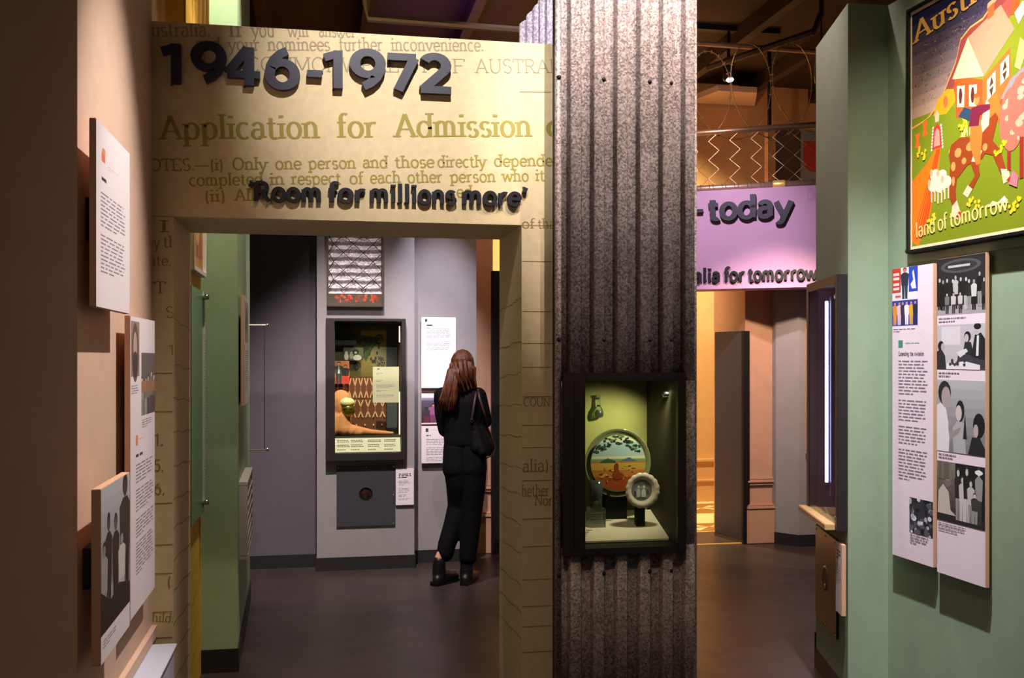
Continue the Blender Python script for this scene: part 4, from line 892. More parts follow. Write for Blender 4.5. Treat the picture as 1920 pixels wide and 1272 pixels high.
MB(FB).box(ox0+.005, ox1-.005, .031, D-.004, oz0+.004, oz0+.125).build('display_shelf', M_cdark, case2)
shz = oz0+.125
# veiled mannequin bust, turned to the right
pc = lambda px, py, y: (hit(FB, px, py, y)[0], y, hit(FB, px, py, y)[1])
man = thing('veiled_mannequin', 'mannequin bust in a peach headscarf and gold face, in the tall showcase', 'mannequin', frame(hit(FB, 645, 800, .16)[0], YBX+.16, 0, shz))
hc = pc(645, 762, .15); m_ = MB(FB)
m_.ell(hc, (.072, .085, .10)); m_.cap((hc[0], .16, hc[2]-.06), (hc[0]-.01, .18, shz+.10), .05, .06); m_.ell((hc[0]+.062, .11, hc[2]-.02), (.018, .02, .02)); m_.ell((hc[0]+.05, .09, hc[2]-.05), (.03, .03, .022))
m_.cap((hc[0]-.04, .2, shz+.09), (hc[0]-.06, .16, shz+.04), .10, .08)
blob(m_, 'bust', M_gold, man, .006, 4)
m_ = MB(FB); m_.ell((hc[0]-.022, .165, hc[2]+.01), (.092, .10, .118)); 
for a_, b_, r0, r1 in (((-.07, .15, -.02), (-.06, .14, -.20), .06, .08), ((-.08, .17, -.16), (-.05, .15, -.27), .09, .085), ((-.03, .12, -.10), (.05, .08, -.24), .05, .035), ((-.05, .2, -.05), (-.02, .22, -.25), .07, .09), ((-.02, .09, -.08), (.0, .08, -.22), .035, .05), ((.03, .1, -.20), (.12, .08, -.265), .03, .025), ((-.06, .09, -.1), (-.08, .08, -.27), .045, .05)):
    m_.cap((hc[0]+a_[0], a_[1], max(hc[2]+a_[2], shz+r0)), (hc[0]+b_[0], b_[1], max(hc[2]+b_[2], shz+r1)), r0, r1)
m_.cap((hc[0]+.02, .10, shz+.05), (hc[0]+.20, .09, shz+.025), .045, .022); m_.cap((hc[0]+.20, .09, shz+.025), (ox1-.06, .08, shz+.014), .022, .012); m_.cap((hc[0]+.05, .16, shz+.04), (hc[0]+.22, .12, shz+.02), .04, .018)
sc_o = blob(m_, 'headscarf', M_peach, man, .006, 3)
m_ = MB(FB); m_.ell((hc[0]+.022, .095, hc[2]+.030), (.060, .062, .040)); m_.build('underscarf', M_cream, man, smooth=True)
m_ = MB(FB); m_.ell((hc[0]+.030, .078, hc[2]-.025), (.050, .040, .055)); m_.build('face', M_gold, man, smooth=True)
m_ = MB(FB); m_.ell((hc[0]+.008, .044, hc[2]-.012), (.016, .007, .006), 10); m_.ell((hc[0]+.048, .044, hc[2]-.012), (.014, .007, .006), 10); m_.build('eyes', mat('painted_green_eye', (30, 70, 40), .4), man, smooth=True)
# steel plate with peep hole
pa_ = hit(FB, 631, 874, -.01); pb_ = hit(FB, 741, 985, -.01)
T = thing('peephole_plate', 'square graphite metal plate with a round peephole, below the tall showcase', 'plate', frame((pa_[0]+pb_[0])/2, YBX, 0, pb_[1]))
cxp, czp = hit(FB, 686, 927, -.01); m_ = MB(FB); n = 32; x0, x1, z0, z1 = pa_[0], pb_[0], pb_[1], pa_[1]; rr = .052
def sqp(t_):
    c_, s_ = math.cos(t_), math.sin(t_); k = min(((x1-cxp) if c_ > 0 else (cxp-x0))/max(abs(c_), 1e-6), ((z1-czp) if s_ > 0 else (czp-z0))/max(abs(s_), 1e-6)); return cxp+k*c_, czp+k*s_
ang = sorted([2*math.pi*k/n for k in range(n)]+[math.atan2(z-czp, x-cxp) % (2*math.pi) for x in (x0, x1) for z in (z0, z1)])
vs = []; fs = []; L_ = len(ang)
for t_ in ang:
    s_ = sqp(t_); c_ = (cxp+rr*math.cos(t_), czp+rr*math.sin(t_)); vs += [(s_[0], -.014, s_[1]), (c_[0], -.014, c_[1]), (s_[0], 0, s_[1]), (c_[0], 0, c_[1])]
for i in range(L_):
    a_, b_ = i*4, ((i+1) % L_)*4; fs += [(a_, b_, b_+1, a_+1), (a_, a_+2, b_+2, b_), (a_+1, b_+1, b_+3, a_+3)]
m_.add(vs, fs); m_.build('plate_sheet', M_grplate, T)
MB(FB).lathe([(rr, 0), (.001, 0)], 24, (cxp, -.003, czp), 'y').build('peephole', M_black, T)
m_ = MB(FB); m_.ell((cxp-.005, -.004, czp), (.03, .006, .034), 12); m_.build('peephole_lens', mat('dark_lens', (50, 26, 16), .1, coat=1), T, smooth=True)
for u in (.03, .5, .97):
    for v in (.03, .5, .97):
        if u == v == .5: continue
        MB(FB).lathe([(.001, -.004), (.005, -.003), (.006, 0)], 8, (x0+(x1-x0)*u, -.014, z0+(z1-z0)*v), 'y').build('screw', M_chrome, T, smooth=True)
def d_small(P): P.para(.16, .86, .88, 3, .045, (40, 34, 44), .25, .6); P.para(.16, .66, .8, 4, .035, INK, .2); P.para(.16, .46, .78, 4, .035, INK, .2); P.para(.16, .28, .7, 2, .035, (50, 40, 50), .2); P.para(.16, .18, .86, 2, .035, INK, .2)
T, P = panel(FB, 742, 776, 879, 948, 'small white notice beside the square peephole plate', name='notice', off=-.02, th=.02, px_ref=743); d_small(P); P.build('printed_face', T)
m_ = MB(FB)
# framed glossy print above the showcase, its reflections built as iron and chain-link
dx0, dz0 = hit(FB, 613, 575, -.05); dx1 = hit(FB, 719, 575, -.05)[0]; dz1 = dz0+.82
T = thing('framed_print_reflections', 'framed glossy print above the tall showcase, its reflections shaped as crumpled iron and chain-link', 'display', frame((dx0+dx1)/2, YBX, 0, dz0))
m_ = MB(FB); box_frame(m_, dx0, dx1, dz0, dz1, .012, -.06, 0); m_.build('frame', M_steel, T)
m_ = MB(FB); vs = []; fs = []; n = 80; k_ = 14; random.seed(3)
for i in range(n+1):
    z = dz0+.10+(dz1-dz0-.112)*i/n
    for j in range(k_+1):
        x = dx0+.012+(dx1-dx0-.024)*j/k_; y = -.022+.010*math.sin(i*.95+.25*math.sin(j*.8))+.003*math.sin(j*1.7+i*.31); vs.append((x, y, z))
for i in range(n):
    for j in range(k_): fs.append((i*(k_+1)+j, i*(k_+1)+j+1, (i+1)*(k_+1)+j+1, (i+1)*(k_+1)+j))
m_.add(vs, fs); m_.build('reflection_streaks', M_galvw, T, smooth=True)  # silvery reflection streaks, built as a rippled sheet
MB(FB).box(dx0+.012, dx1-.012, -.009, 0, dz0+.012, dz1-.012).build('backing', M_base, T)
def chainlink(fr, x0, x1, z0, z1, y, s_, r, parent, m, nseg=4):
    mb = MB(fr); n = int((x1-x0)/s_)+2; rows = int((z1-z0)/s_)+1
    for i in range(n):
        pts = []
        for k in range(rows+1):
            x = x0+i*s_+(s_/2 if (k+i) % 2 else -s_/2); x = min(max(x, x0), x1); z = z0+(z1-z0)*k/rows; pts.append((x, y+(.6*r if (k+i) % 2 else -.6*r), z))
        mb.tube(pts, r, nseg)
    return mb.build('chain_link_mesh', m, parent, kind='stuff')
chainlink(FB, dx0+.012, dx1-.012, dz0+.14, dz1-.012, -.048, .074, .0036, T, mat('reflected_fence_wire', (60, 44, 46), .5, metal=.5))  # reflected fence pattern, built as wire
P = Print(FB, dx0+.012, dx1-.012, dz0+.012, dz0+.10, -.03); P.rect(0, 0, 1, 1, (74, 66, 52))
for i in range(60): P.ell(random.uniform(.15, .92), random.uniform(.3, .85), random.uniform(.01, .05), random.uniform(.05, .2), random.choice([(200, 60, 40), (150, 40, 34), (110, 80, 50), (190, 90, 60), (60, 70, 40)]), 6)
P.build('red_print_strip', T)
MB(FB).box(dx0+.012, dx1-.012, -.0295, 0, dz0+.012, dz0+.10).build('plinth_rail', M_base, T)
random.seed(11)
# white panels on the grey wall right
def d_p1(P):
    P.rect(.10, .935, .17, .975, (50, 70, 70)); P.para(.26, .96, .6, 1, .02, (180, 170, 180)); P.para(.15, .895, .5, 1, .03, (30, 26, 36), .3, .6); P.para(.15, .84, .86, 9, .017, INK, .12); P.para(.15, .65, .86, 8, .017, INK, .12)
T, P = panel(FA_, 790, 855, 595, 728, 'bright white upper text panel on the grey wall before the woman', off=-.045, px_ref=820); d_p1(P); P.build('printed_face', T)
T, P = panel(FA_, 790, 868, 738, 796, 'colour photograph panel of two people between the two white text panels', name='photo_panel', off=-.042, px_ref=820, m=(60, 50, 66))
P.rect(0, .86, 1, 1, (236, 226, 236)); P.rect(0, .78, 1, .86, (150, 130, 150)); P.grad(0, .05, 1, .78, (44, 34, 54), (90, 80, 104)); P.rect(0, 0, 1, .05, (220, 206, 216))
person_fig(P, .30, .05, .62, .26, (200, 130, 110), (150, 90, 130), (120, 60, 90), 20); person_fig(P, .12, .05, .5, .18, (60, 44, 50), (60, 50, 60), (110, 40, 50), 16); person_fig(P, .52, .05, .72, .30, (200, 150, 130), (226, 200, 216), (216, 180, 206), 20); P.ell(.50, .44, .10, .07, (200, 80, 90)); P.build('printed_face', T)
T, P = panel(FA_, 790, 855, 799, 869, 'lower white text panel beside the woman with three text blocks', off=-.045, px_ref=820); P.rect(.12, .84, .20, .94, (50, 60, 64)); P.para(.28, .9, .7, 1, .03, (180, 170, 180)); P.para(.14, .76, .6, 1, .05, (40, 34, 50), .12, .6); P.para(.14, .65, .92, 4, .045, INK, .1); P.para(.14, .42, .92, 5, .045, INK, .1); P.para(.14, .16, .92, 3, .045, INK, .1); P.build('printed_face', T)
# ================================================================== passage on the right of the column
ox_, oy_ = camw(1.945, 8.4); FPU = frame(ox_, oy_, -29.5)
u0 = -1.25; u1 = hit(FPU, 1560, 450)[0]; zb_ = hit(FPU, 1400, 541)[1]; zt_ = hit(FPU, 1400, 354)[1]
wpu = struct('wall_lilac', M_purple, MB(FPU).box(u0, u1, 0, .3, zb_, zt_).box(u0, u0+.3, 0, .3, 0, zb_).box(u1-.04, u1+.3, 0, .3, 0, zt_))
t = thing('raised_today_lettering', "raised dark letters '- today' on the lilac header", 'lettering', FPU @ Matrix.Translation((0, 0, hit(FPU, 1400, 400)[1])))
pxh = 8.4/F
for s_, x0, y0, x1, y1, h in (('-', 1296, 409, 1322, 408, 34), ('today', 1326, 412, 1487, 404, 41)):
    p0 = hit(FPU, x0, y0, -.04); p1 = hit(FPU, x1, y1, -.04); solid_letters(t, FPU, s_, p0, p1, h*pxh, -.045, -.01, M_slate, .17, .135)
t2 = thing('raised_tomorrow_lettering', "raised black words 'Australia for tomorrow' low on the lilac header", 'lettering', FPU @ Matrix.Translation((0, 0, hit(FPU, 1400, 520)[1])))
for s_, x0, y0, x1, y1, h in (('Australia', 1222, 530, 1351, 528, 25), ('for', 1357, 528, 1397, 527, 25), ('tomorrow', 1402, 527, 1533, 523, 25)):
    p0 = hit(FPU, x0, y0, -.03); p1 = hit(FPU, x1, y1, -.03); solid_letters(t2, FPU, s_, p0, p1, h*pxh, -.03, -.008, M_blackl, .165, .13)
for tt, off in ((t, -.01), (t2, -.008)):
    for ch in list(tt.children):
        inv = FPU.inverted(); L3 = [inv @ (wm(tt) @ v.co) for v in ch.data.vertices]; p = min(L3, key=lambda v: v.z+abs(v.x)*.0)
        MB(FPU).box(p.x-.004, p.x+.004, off-.001, 0, p.z+.004, p.z+.012).build('mounting_pin', M_black, ch)
mb = MB(FPU); print_text(mb, 'De', hit(FPU, 1512, 376), hit(FPU, 1534, 376), 22*pxh, -.0012, .03, .03, False); mb.build('pink_outline_letters', M_print_p, wpu)
# chain-link fence and razor wire on top of the lilac header
zr0 = zt_+.035; zr1 = hit(FPU, 1400, 243, .1)[1]
fen = thing('chain_link_fence', 'chain-link fence between two pipe rails standing on the lilac header', 'fence', FPU @ Matrix.Translation((0, .1, zt_)))
MB(FPU).tube([(u0, .1, zr0), (u1, .1, zr0)], .028, 12).build('bottom_rail', M_rail, fen, smooth=True)
MB(FPU).tube([(u0, .1, zr1), (u1, .1, zr1)], .024, 12).build('top_rail', M_rail, fen, smooth=True)
ux = hit(FPU, 1461, 340, .1)[0]
m_ = MB(FPU); m_.lathe([(.034, -.05), (.038, -.04), (.038, .04), (.034, .05)], 14, (ux, .1, zr0), 'x'); m_.build('rail_coupling', M_brass, fen, smooth=True)
MB(FPU).tube([(ux, .1, zt_), (ux, .1, zr0)], .02, 10).build('post', M_rail, fen)
for x in (u0+.15,): MB(FPU).tube([(x, .1, zt_), (x, .1, zr1)], .022, 10).build('post', M_rail, fen)
chainlink(FPU, u0, u1, zr0, zr1, .1, .088, .0024, fen, M_wire, 5)
m_ = MB(FPU)
for k in range(24):
    x = u0+.08+k*.105; pts = [(x+.02*t_/4, .1+.034*math.cos(t_), zr0+.034*math.sin(t_)) for t_ in [2*math.pi*i/10*1.6 for i in range(11)]]; m_.tube(pts, .003, 4)
m_.build('tie_wires', M_wire, fen, kind='stuff')
rz = thing('razor_wire_coil', 'looping barbed wire coil along the top rail of the fence', 'wire', FPU @ Matrix.Translation((0, .1, zr1)))
R_ = hit(FPU, 1500, 85, .1)[1]; R_ = (R_-zr1+.07)/2; zc_ = zr1+R_-.06
m_ = MB(FPU); bb = MB(FPU); pts = []; loops = 5.5; N = int(loops*44); uA = u0+.2; uB = u1+.1
for i in range(N+1):
    t_ = 2*math.pi*loops*i/N; sq = .95+.05*math.sin(t_*.37)
    pts.append((uA+(uB-uA)*i/N+R_*.62*math.cos(t_), .1+R_*.55*math.cos(t_+.9), zc_+R_*sq*math.sin(t_)))
m_.tube(pts, .0042, 5); m_.build('coil', M_wire, rz, smooth=True)
for i in range(0, N, 2):
    p = Vector(pts[i]); d = (Vector(pts[i+1])-p).normalized(); s_ = d.cross(Vector((0, 1, 0))).normalized()
    for a_ in (s_, -s_): bb.add([p+a_*.019+d*.008, p-d*.009, p+d*.009+Vector((0, .003, 0)), p+Vector((0, -.003, 0))], [(0, 1, 2), (0, 2, 3), (0, 3, 1), (1, 3, 2)])
bb.build('barbs', M_wire, rz, kind='stuff')
# clay wall with mouldings, right
rx0 = hit(FQ, 1397, 800)[0]; rx1 = hit(FQ, 1452, 800)[0]; rx2 = hit(FQ, 1476, 800)[0]
w_ = pilaster('wall_clay_right', rx0, rx1, 8.29, 9.0)
struct('pier_side', M_clay, MB().box(rx1, rx2+.1, 8.33, 9.0, 0, PH_), w_)
for z0, z1, d in ((0, .30, .05), (.30, .325, .06), (.50, .525, .022), (.525, .55, .035)): struct('moulding', M_clay, MB().box(rx1, rx2+.1, 8.33-d, 8.33, z0, z1), w_, bevel=.006)
# upper clay bulkhead with a dark board and red shield print
FU = frame(0, 9.9, 0)
# grey chamfered wall
FGR = frame(0, 8.05, 0); g0 = hit(FGR, 1471, 800)[0]; g1 = hit(FGR, 1498, 800)[0]
struct('wall_grey_back_right', M_grey, MB().prism([(g0, 8.22), (g1, 8.05), (5.2, 8.05), (5.2, 8.5), (g0, 8.5)], .10, 3.1))
struct('baseboard_back_right', M_base, MB().prism([(g0-.005, 8.212), (g1, 8.042), (5.2, 8.042), (5.2, 8.5), (g0-.005, 8.5)], 0, .10))
T, P = panel(FGR, 1512, 1548, 605, 851, 'narrow strip of stacked photographs on the pale grey wall behind the angled showcase', name='photo_panel', off=-.05, px_ref=1514)
P.rect(0, .80, 1, .98, (70, 60, 64)); P.ell(.3, .84, .2, .08, (210, 200, 200)); P.ell(.6, .92, .3, .05, (180, 150, 140)); P.rect(0, .60, 1, .74, (26, 22, 30)); P.ell(.5, .66, .3, .05, (180, 176, 186)); P.ell(.2, .70, .1, .03, (230, 220, 230)); P.rect(0, .44, 1, .58, (214, 190, 160)); P.ell(.4, .50, .3, .06, (40, 40, 50)); P.ell(.38, .55, .16, .03, (230, 110, 60)); P.rect(0, .26, 1, .34, (90, 50, 44)); P.para(.1, .22, .9, 3, .01, INK); P.build('printed_face', T)
# dark free-standing board
b0 = camw(.2*9.2, 9.2); b1 = camw(.2268*8.8, 8.8); ang_ = math.degrees(math.atan2(b1[1]-b0[1], b1[0]-b0[0])); Lb = math.hypot(b1[0]-b0[0], b1[1]-b0[1])
FBd = frame(b0[0], b0[1], ang_); zt2 = hit(FBd, 1340, 623)[1]
T = thing('dark_board', 'tall dark grey freestanding board against the clay wall', 'board', frame(b0[0], b0[1], ang_))
MB(FBd).box(0, Lb, 0, .045, .03, zt2).build('face_board', M_grplate, T, bevel=.003)
MB(FBd).box(0, Lb, -.004, .05, 0, .03).build('steel_foot', M_steel, T); MB(FBd).box(Lb, Lb+.03, -.004, .06, 0, zt2).build('edge_strip', M_black, T)
# tiled floor beyond
tf = struct('floor_tiled', M_tile, MB().box(-5, 7, 8.9, 10.8, -.1, .0))
struct('trim_3', M_brass, MB().box(1.2, 4.6, 8.27, 8.30, 0, .006))
random.seed(5)
for j, (ya, yb2) in enumerate(((8.92, 9.35), (9.95, 10.6))):
    struct('tile_band', M_tileb, MB().box(1.2, 5.5, ya, yb2, 0, .002), tf)
    k = 0; x = 2.2
    while x < 4.6:
        m_ = MB(); c0 = (x, (ya+yb2)/2)
        for s1 in (1, -1):
            m_.prism([(c0[0], c0[1]), (c0[0]+s1*.17, c0[1]-.18), (c0[0]+s1*.17, c0[1]-.06)][::s1], .002, .004); m_.prism([(c0[0], c0[1]), (c0[0]+s1*.17, c0[1]+.06), (c0[0]+s1*.17, c0[1]+.18)][::s1], .002, .004)
        m_.build('tile', M_tile, tf); x += .36
# red shield sign on a pale wall, seen through the fence
FS2 = frame(0, 9.3, 0)
sx0 = hit(FS2, 1450, 300)[0]; sx1 = hit(FS2, 1494, 300)[0]; sx2 = hit(FS2, 1560, 300)[0]; sz0 = hit(FS2, 1490, 342)[1]; sz1 = hit(FS2, 1490, 244)[1]
wq = struct('wall_upper_board', M_grey, MB().box(sx1, sx2, 9.3, 9.4, sz0-.02, sz1)); struct('dark_reveal', mat('dark_clay', (84, 62, 50), .8), MB().box(sx0, sx1, 9.25, 9.42, sz0-.02, sz1), wq)
struct('beam_support', M_clay, MB().box(sx0, sx2, 9.42, 9.5, sz0-.3, sz1), wq)
struct('hanger', M_black, MB().box(sx0+.02, sx0+.05, 9.45, 9.48, sz1, H), wq)
a_, zb2 = hit(FS2, 1506, 324); b_, zt3 = hit(FS2, 1556, 267)
cm = (a_+b_)/2; m_ = MB(FS2); m_.slab([(a_, zt3), (a_, zb2+.07), (a_+.05, zb2+.03), (cm, zb2), (b_-.05, zb2+.03), (b_, zb2+.07), (b_, zt3)], -.012, 0); m_.build('red_shield', M_red, wq)
# ceiling things
T = thing('ceiling_spotlight', 'black cylindrical spotlight with a bright lens above the fence', 'lamp', frame(*[hit(frame(0, 8.9, 0), 1366, 150)[0], 8.9], 0, hit(frame(0, 8.9, 0), 1366, 156)[1]))
sx, sz = hit(frame(0, 8.9, 0), 1366, 152); MB().lathe([(.001, .0), (.042, .0), (.052, .012), (.055, .20), (.03, .215), (.001, .215)], 18, (sx, 8.9, sz), 'z').build('barrel', M_black, T, smooth=True)
MB().ell((sx, 8.87, sz+.004), (.034, .034, .022)).build('lens', M_lens, T, smooth=True); MB().box(sx-.012, sx+.012, 8.888, 8.912, sz+.2, H-.0).build('stem', M_black, T)
MB().box(sx-.5, sx+.5, 8.86, 8.94, H-.05, H).build('track', M_black, None, label='black lighting track above the spotlight', cat='track')
FD = frame(0, 10.3, 0); dxa, dza = hit(FD, 1340, 135); dxb = hit(FD, 1425, 120)[0]
MB().prism([(dxa, 10.2), (dxb-.08, 10.2), (dxb+.14, 10.75), (dxa-.15, 10.75)], 4.46, 4.52).build('ceiling_duct_panel', mat('beige_duct', (220, 190, 175), .6), None, label='beige panel under the dark ceiling behind the spotlight', cat='panel')
for nm, pts, yy, lb in (('conduit', [(684, -20), (687, 4), (690, 34), (1040, 62)], 5.6, 'grey conduit running across the dark ceiling left of the column'), ('conduit', [(1290, 80), (1540, 98)], 8.6, 'thin pipe crossing the ceiling behind the wire coil')):
    Fz = frame(0, yy, 0); P3 = []
    for q in pts: x, z = hit(Fz, *q); P3.append((x, yy, z))
    P3 = [P3[0]]+P3[1:]; zc = P3[-1][2]
    m_ = MB(); m_.tube(P3, .022 if yy < 8 else .024, 8); o = m_.build(nm, M_pipe, None, smooth=False, label=lb, cat='pipe')
    for p in (P3[-1],): MB().tube([p, (p[0], p[1], H)], .008, 6).build('hanger', M_black, o)
    if yy < 8: MB().tube([P3[0], (P3[0][0], yy, H)], .022, 8).build('riser', M_pipe, o)
    else: MB().tube([P3[0], (P3[0][0], yy, H)], .008, 6).build('hanger', M_black, o)
for x_, y_ in ((1460, 30),):
    p = hit(frame(0, 7.5, 0), 1540, 25); q = hit(frame(0, 7.5, 0), 1525, 60)
    m_ = MB(); m_.tube([(p[0], 7.5, p[1]), (q[0], 7.5, q[1]), (q[0]-.45, 8.6, q[1]-.0)], .028, 6); o = m_.build('cranked_rod', M_beam, None, label='dark cranked rod under the ceiling at the top of the green wall', cat='rod'); MB().tube([(p[0], 7.5, p[1]), (p[0], 7.5, H)], .02, 6).build('riser', M_beam, o)

# ================================================================== right green walls
pf = camw(1.59, 5.3); pn = camw(1.535, 4.63); pcx = hit(frame(0, pn[1], 0), 1665, 600)[0]; pc_ = (pcx, pn[1])
HG = 3.24
RW = math.radians(-88.5); dirR = Vector((math.cos(RW), math.sin(RW))); pe = (pc_[0]+dirR.x*2.6, pc_[1]+dirR.y*2.6)
# showcase recess is cut out of the angled face
rotA = math.degrees(math.atan2(pn[1]-pf[1], pn[0]-pf[0])); FAN = frame(pf[0], pf[1], rotA); LA = math.hypot(pn[0]-pf[0], pn[1]-pf[1])
ax0 = .055; ax1 = hit(FAN, 1569, 700, -.05)[0]-.03; az1 = hit(FAN, 1569, 528, -.05)[1]; az0 = hit(FAN, 1567, 988, -.05)[1]; DA = .085
def loc(fr, pts): return [tuple((fr @ Vector((p[0], p[1], 0)))[:2]) for p in pts]
m_ = MB(); far = 3.0
back = [(pf[0]+.9, pf[1]+.25), ]
outline = [pf, (pf[0]+1.4, pf[1]-.0), (pe[0]+.5, pe[1]), pe, pc_, pn]
m_.prism(outline[::-1] if False else [pf, pn, pc_, pe, (pe[0]+.5, pe[1]), (pf[0]+1.4, pf[1])], az1, HG)
m_.prism([pf, pn, pc_, pe, (pe[0]+.5, pe[1]), (pf[0]+1.4, pf[1])], .10, az0)
qf = loc(FAN, [(0, 0), (ax0, 0), (ax0, DA), (0, DA)]); m_.prism(qf, az0, az1)
a1_ = loc(FAN, [(ax1, 0), (LA, 0)]); bkk = loc(FAN, [(ax1, DA), (0, DA)])
m_.prism([a1_[0], pn, pc_, pe, (pe[0]+.5, pe[1]), (pf[0]+1.4, pf[1]), bkk[1], bkk[0]], az0, az1)
wr = struct('wall_right', M_greenr, m_)
struct('baseboard_right', M_base, MB().prism([(pf[0]-.006, pf[1]), (pn[0]-.006, pn[1]-.006), (pc_[0]-.006, pc_[1]-.006), (pe[0]-.006, pe[1]), (pe[0]+.5, pe[1]), (pf[0]+1.4, pf[1])], 0, .10))
q = loc(FAN, [(0, 0)])[0]
MB(FAN).box(-.012, .004, -.006, .03, hit(FAN, 1525, 1246)[1], hit(FAN, 1525, 1180)[1]).build('rubber_corner_guard', M_black, wr)
# angled showcase
cs = thing('angled_showcase', 'dark framed glass showcase with a cool white tube in the angled green wall', 'display case', FAN @ Matrix.Translation(((ax0+ax1)/2, 0, az0)))
bx0_, bx1_ = ax0-.05, ax1+.05
zt4 = hit(FAN, 1576, 513, -.06)[1]; zb4 = hit(FAN, 1577, 1000, -.06)[1]; bx1_ = ax1+.03; zt4 = hit(FAN, 1570, 514, -.05)[1]; zb4 = hit(FAN, 1571, 999, -.05)[1]
m_ = MB(FAN); m_.box(bx0_, ax0, -.05, -.002, az0, zt4); m_.box(ax1, bx1_, -.05, -.002, zb4, zt4); m_.box(ax0, ax1, -.05, -.002, az1-.01, zt4); m_.build('frame', M_frame, cs, bevel=.002)
m_ = MB(FAN); m_.box(ax0, ax0+.005, 0, DA, az0, az1); m_.box(ax1-.005, ax1, 0, DA, az0, az1); m_.box(ax0, ax1, DA-.006, DA, az0, az1); m_.box(ax0, ax1, 0, DA, az1-.005, az1); m_.build('lining', mat('brown_lining', (56, 42, 32), .6), cs)
m_ = MB(FAN); m_.box(bx0_-.01, ax1-.03, -.09, DA, az0-.025, az0+.004); m_.build('sill', mat('light_wood_sill', (196, 160, 110), .5), cs, bevel=.003)
MB(FAN).box(ax0, ax1, -.046, -.043, az0, az1-.01).build('glass_pane', M_glass, cs)
tA = hit(FAN, 1550, 700, -.02)[0]
MB(FAN).tube([(tA, -.02, hit(FAN, 1551, 905, -.02)[1]), (tA, -.02, hit(FAN, 1551, 565, -.02)[1])], .0075, 10).build('light_tube', M_tubeb, cs)
MB(FAN).tube([(tA, -.02, hit(FAN, 1551, 905, -.02)[1]-.03), (tA, -.02, hit(FAN, 1551, 905, -.02)[1])], .010, 10).build('tube_socket', M_chrome, cs)
MB(FAN).box(tA+.0, tA+.03, -.006, .006, az0+.1, az1-.05).build('blue_channel', mat('blue_channel', (44, 40, 120), .4), cs)
m_ = MB(FAN); q = (ax1-.05, -.02, az1-.06); m_.lathe([(.001, -.03), (.02, -.025), (.022, .02), (.001, .03)], 14, q, 'x'); m_.box(q[0]-.004, q[0]+.004, -.024, -.016, q[2], az1-.004); m_.build('lamp_holder', M_chrome, cs, smooth=False)
m_ = MB(FAN); xx = ax1-.09; m_.add([(xx-.16, -.0, az0+.005), (xx+.02, -.0, az0+.005), (xx+.02, .07, az0+.08), (xx-.16, .07, az0+.08), (xx-.16, .07, az0+.005), (xx+.02, .07, az0+.005)], [(0, 1, 2, 3), (0, 4, 5, 1), (2, 5, 4, 3), (0, 3, 4), (1, 5, 2)]); o = m_.build('sloped_caption_card', M_label, None, label='small sloped caption card on the sill of the angled showcase', cat='label')
m_ = MB(FAN); m_.ell((ax1-.05, -.02, az0+.022), (.022, .014, .018)); m_.ell((ax1-.095, -.02, az0+.016), (.014, .012, .012)); m_.cap((ax1-.08, -.02, az0+.018), (ax1-.05, -.02, az0+.022), .008, .008, 8); m_.build('dark_figurine', M_black, None, smooth=True, label='tiny dark figurine on the sill of the angled showcase', cat='figurine')
# steel plate and notice below it
x0 = .045; x1 = hit(FAN, 1568, 1050, -.012)[0]; z1 = az0-.09; z0 = hit(FAN, 1568, 1200, -.012)[1]
T = thing('steel_peephole_plate', 'brushed steel plate with an oval opening under the angled showcase', 'plate', FAN @ Matrix.Translation(((x0+x1)/2, 0, z0)))
MB(FAN).box(x0, x1, -.012, 0, z0, z1).build('plate_sheet', mat('dark_steel_sheet', (64, 56, 48), .3, metal=.8, noise=.1), T, bevel=.002)
cxx, czz = (x0+x1)/2, hit(FAN, 1546, 1085, -.012)[1]
MB(FAN).lathe([(.060, -.0128), (.001, -.0128)], 24, (cxx, 0, czz), 'y').build('peephole', M_black, T); MB(FAN).lathe([(.060, -.015), (.068, -.0125)], 24, (cxx, 0, czz), 'y').build('peephole_rim', M_steel, T)
m_ = MB(FAN); m_.ell((cxx, -.014, czz-.035), (.016, .003, .014)); m_.build('glint_lens', M_chrome, T, smooth=True)
for u in (.05, .5, .95):
    for v in (.04, .96): MB(FAN).lathe([(.001, -.004), (.005, -.003), (.006, 0)], 8, (x0+(x1-x0)*u, -.012, z0+(z1-z0)*v), 'y').build('screw', M_chrome, T)
T, P = panel(FAN, 1567, 1578, 1018, 1150, 'small pale notice beside the brushed steel plate on the angled green wall', name='notice', off=-.03, th=.02, px_ref=1572); P.para(.15, .9, .9, 3, .05, (50, 44, 50), .25, .6); P.para(.15, .7, .9, 8, .04, INK, .2); P.build('printed_face', T)

# right wall panels
FR = frame(pc_[0], pc_[1], -88.5)
T, P = panel(FR, 1673, 1750, 505, 1040, 'tall white text panel with small coloured posters at its top, on the right green wall', off=-.04, px_ref=1673, m=(238, 222, 232))
P.rect(.0, .79, .62, 1, (240, 232, 240)); P.rect(.0, .915, .22, 1, (206, 60, 44)); [P.rect(.03, v, .18, v+.009, (240, 220, 214)) for v in (.975, .96, .94, .925)]
P.rect(.42, .915, .64, 1, (36, 70, 190)); P.poly([(.5, .925), (.6, .925), (.58, .95), (.54, .99), (.5, .98), (.53, .955), (.46, .94)], (230, 230, 240)); person_fig(P, .32, .892, .108, .20, (220, 110, 90), (40, 46, 70), (50, 56, 80), 60); P.para(.08, .906, .54, 1, .010, (230, 90, 70), .3, .8)
P.rect(0, .80, .64, .888, (34, 60, 180))
for u, c_ in ((.07, (230, 150, 50)), (.18, (230, 200, 210)), (.27, (60, 40, 60)), (.37, (240, 240, 250)), (.48, (226, 170, 60)), (.58, (40, 36, 60))): person_fig(P, u, .803, .082, .12, (220, 150, 120), c_, c_, 40)
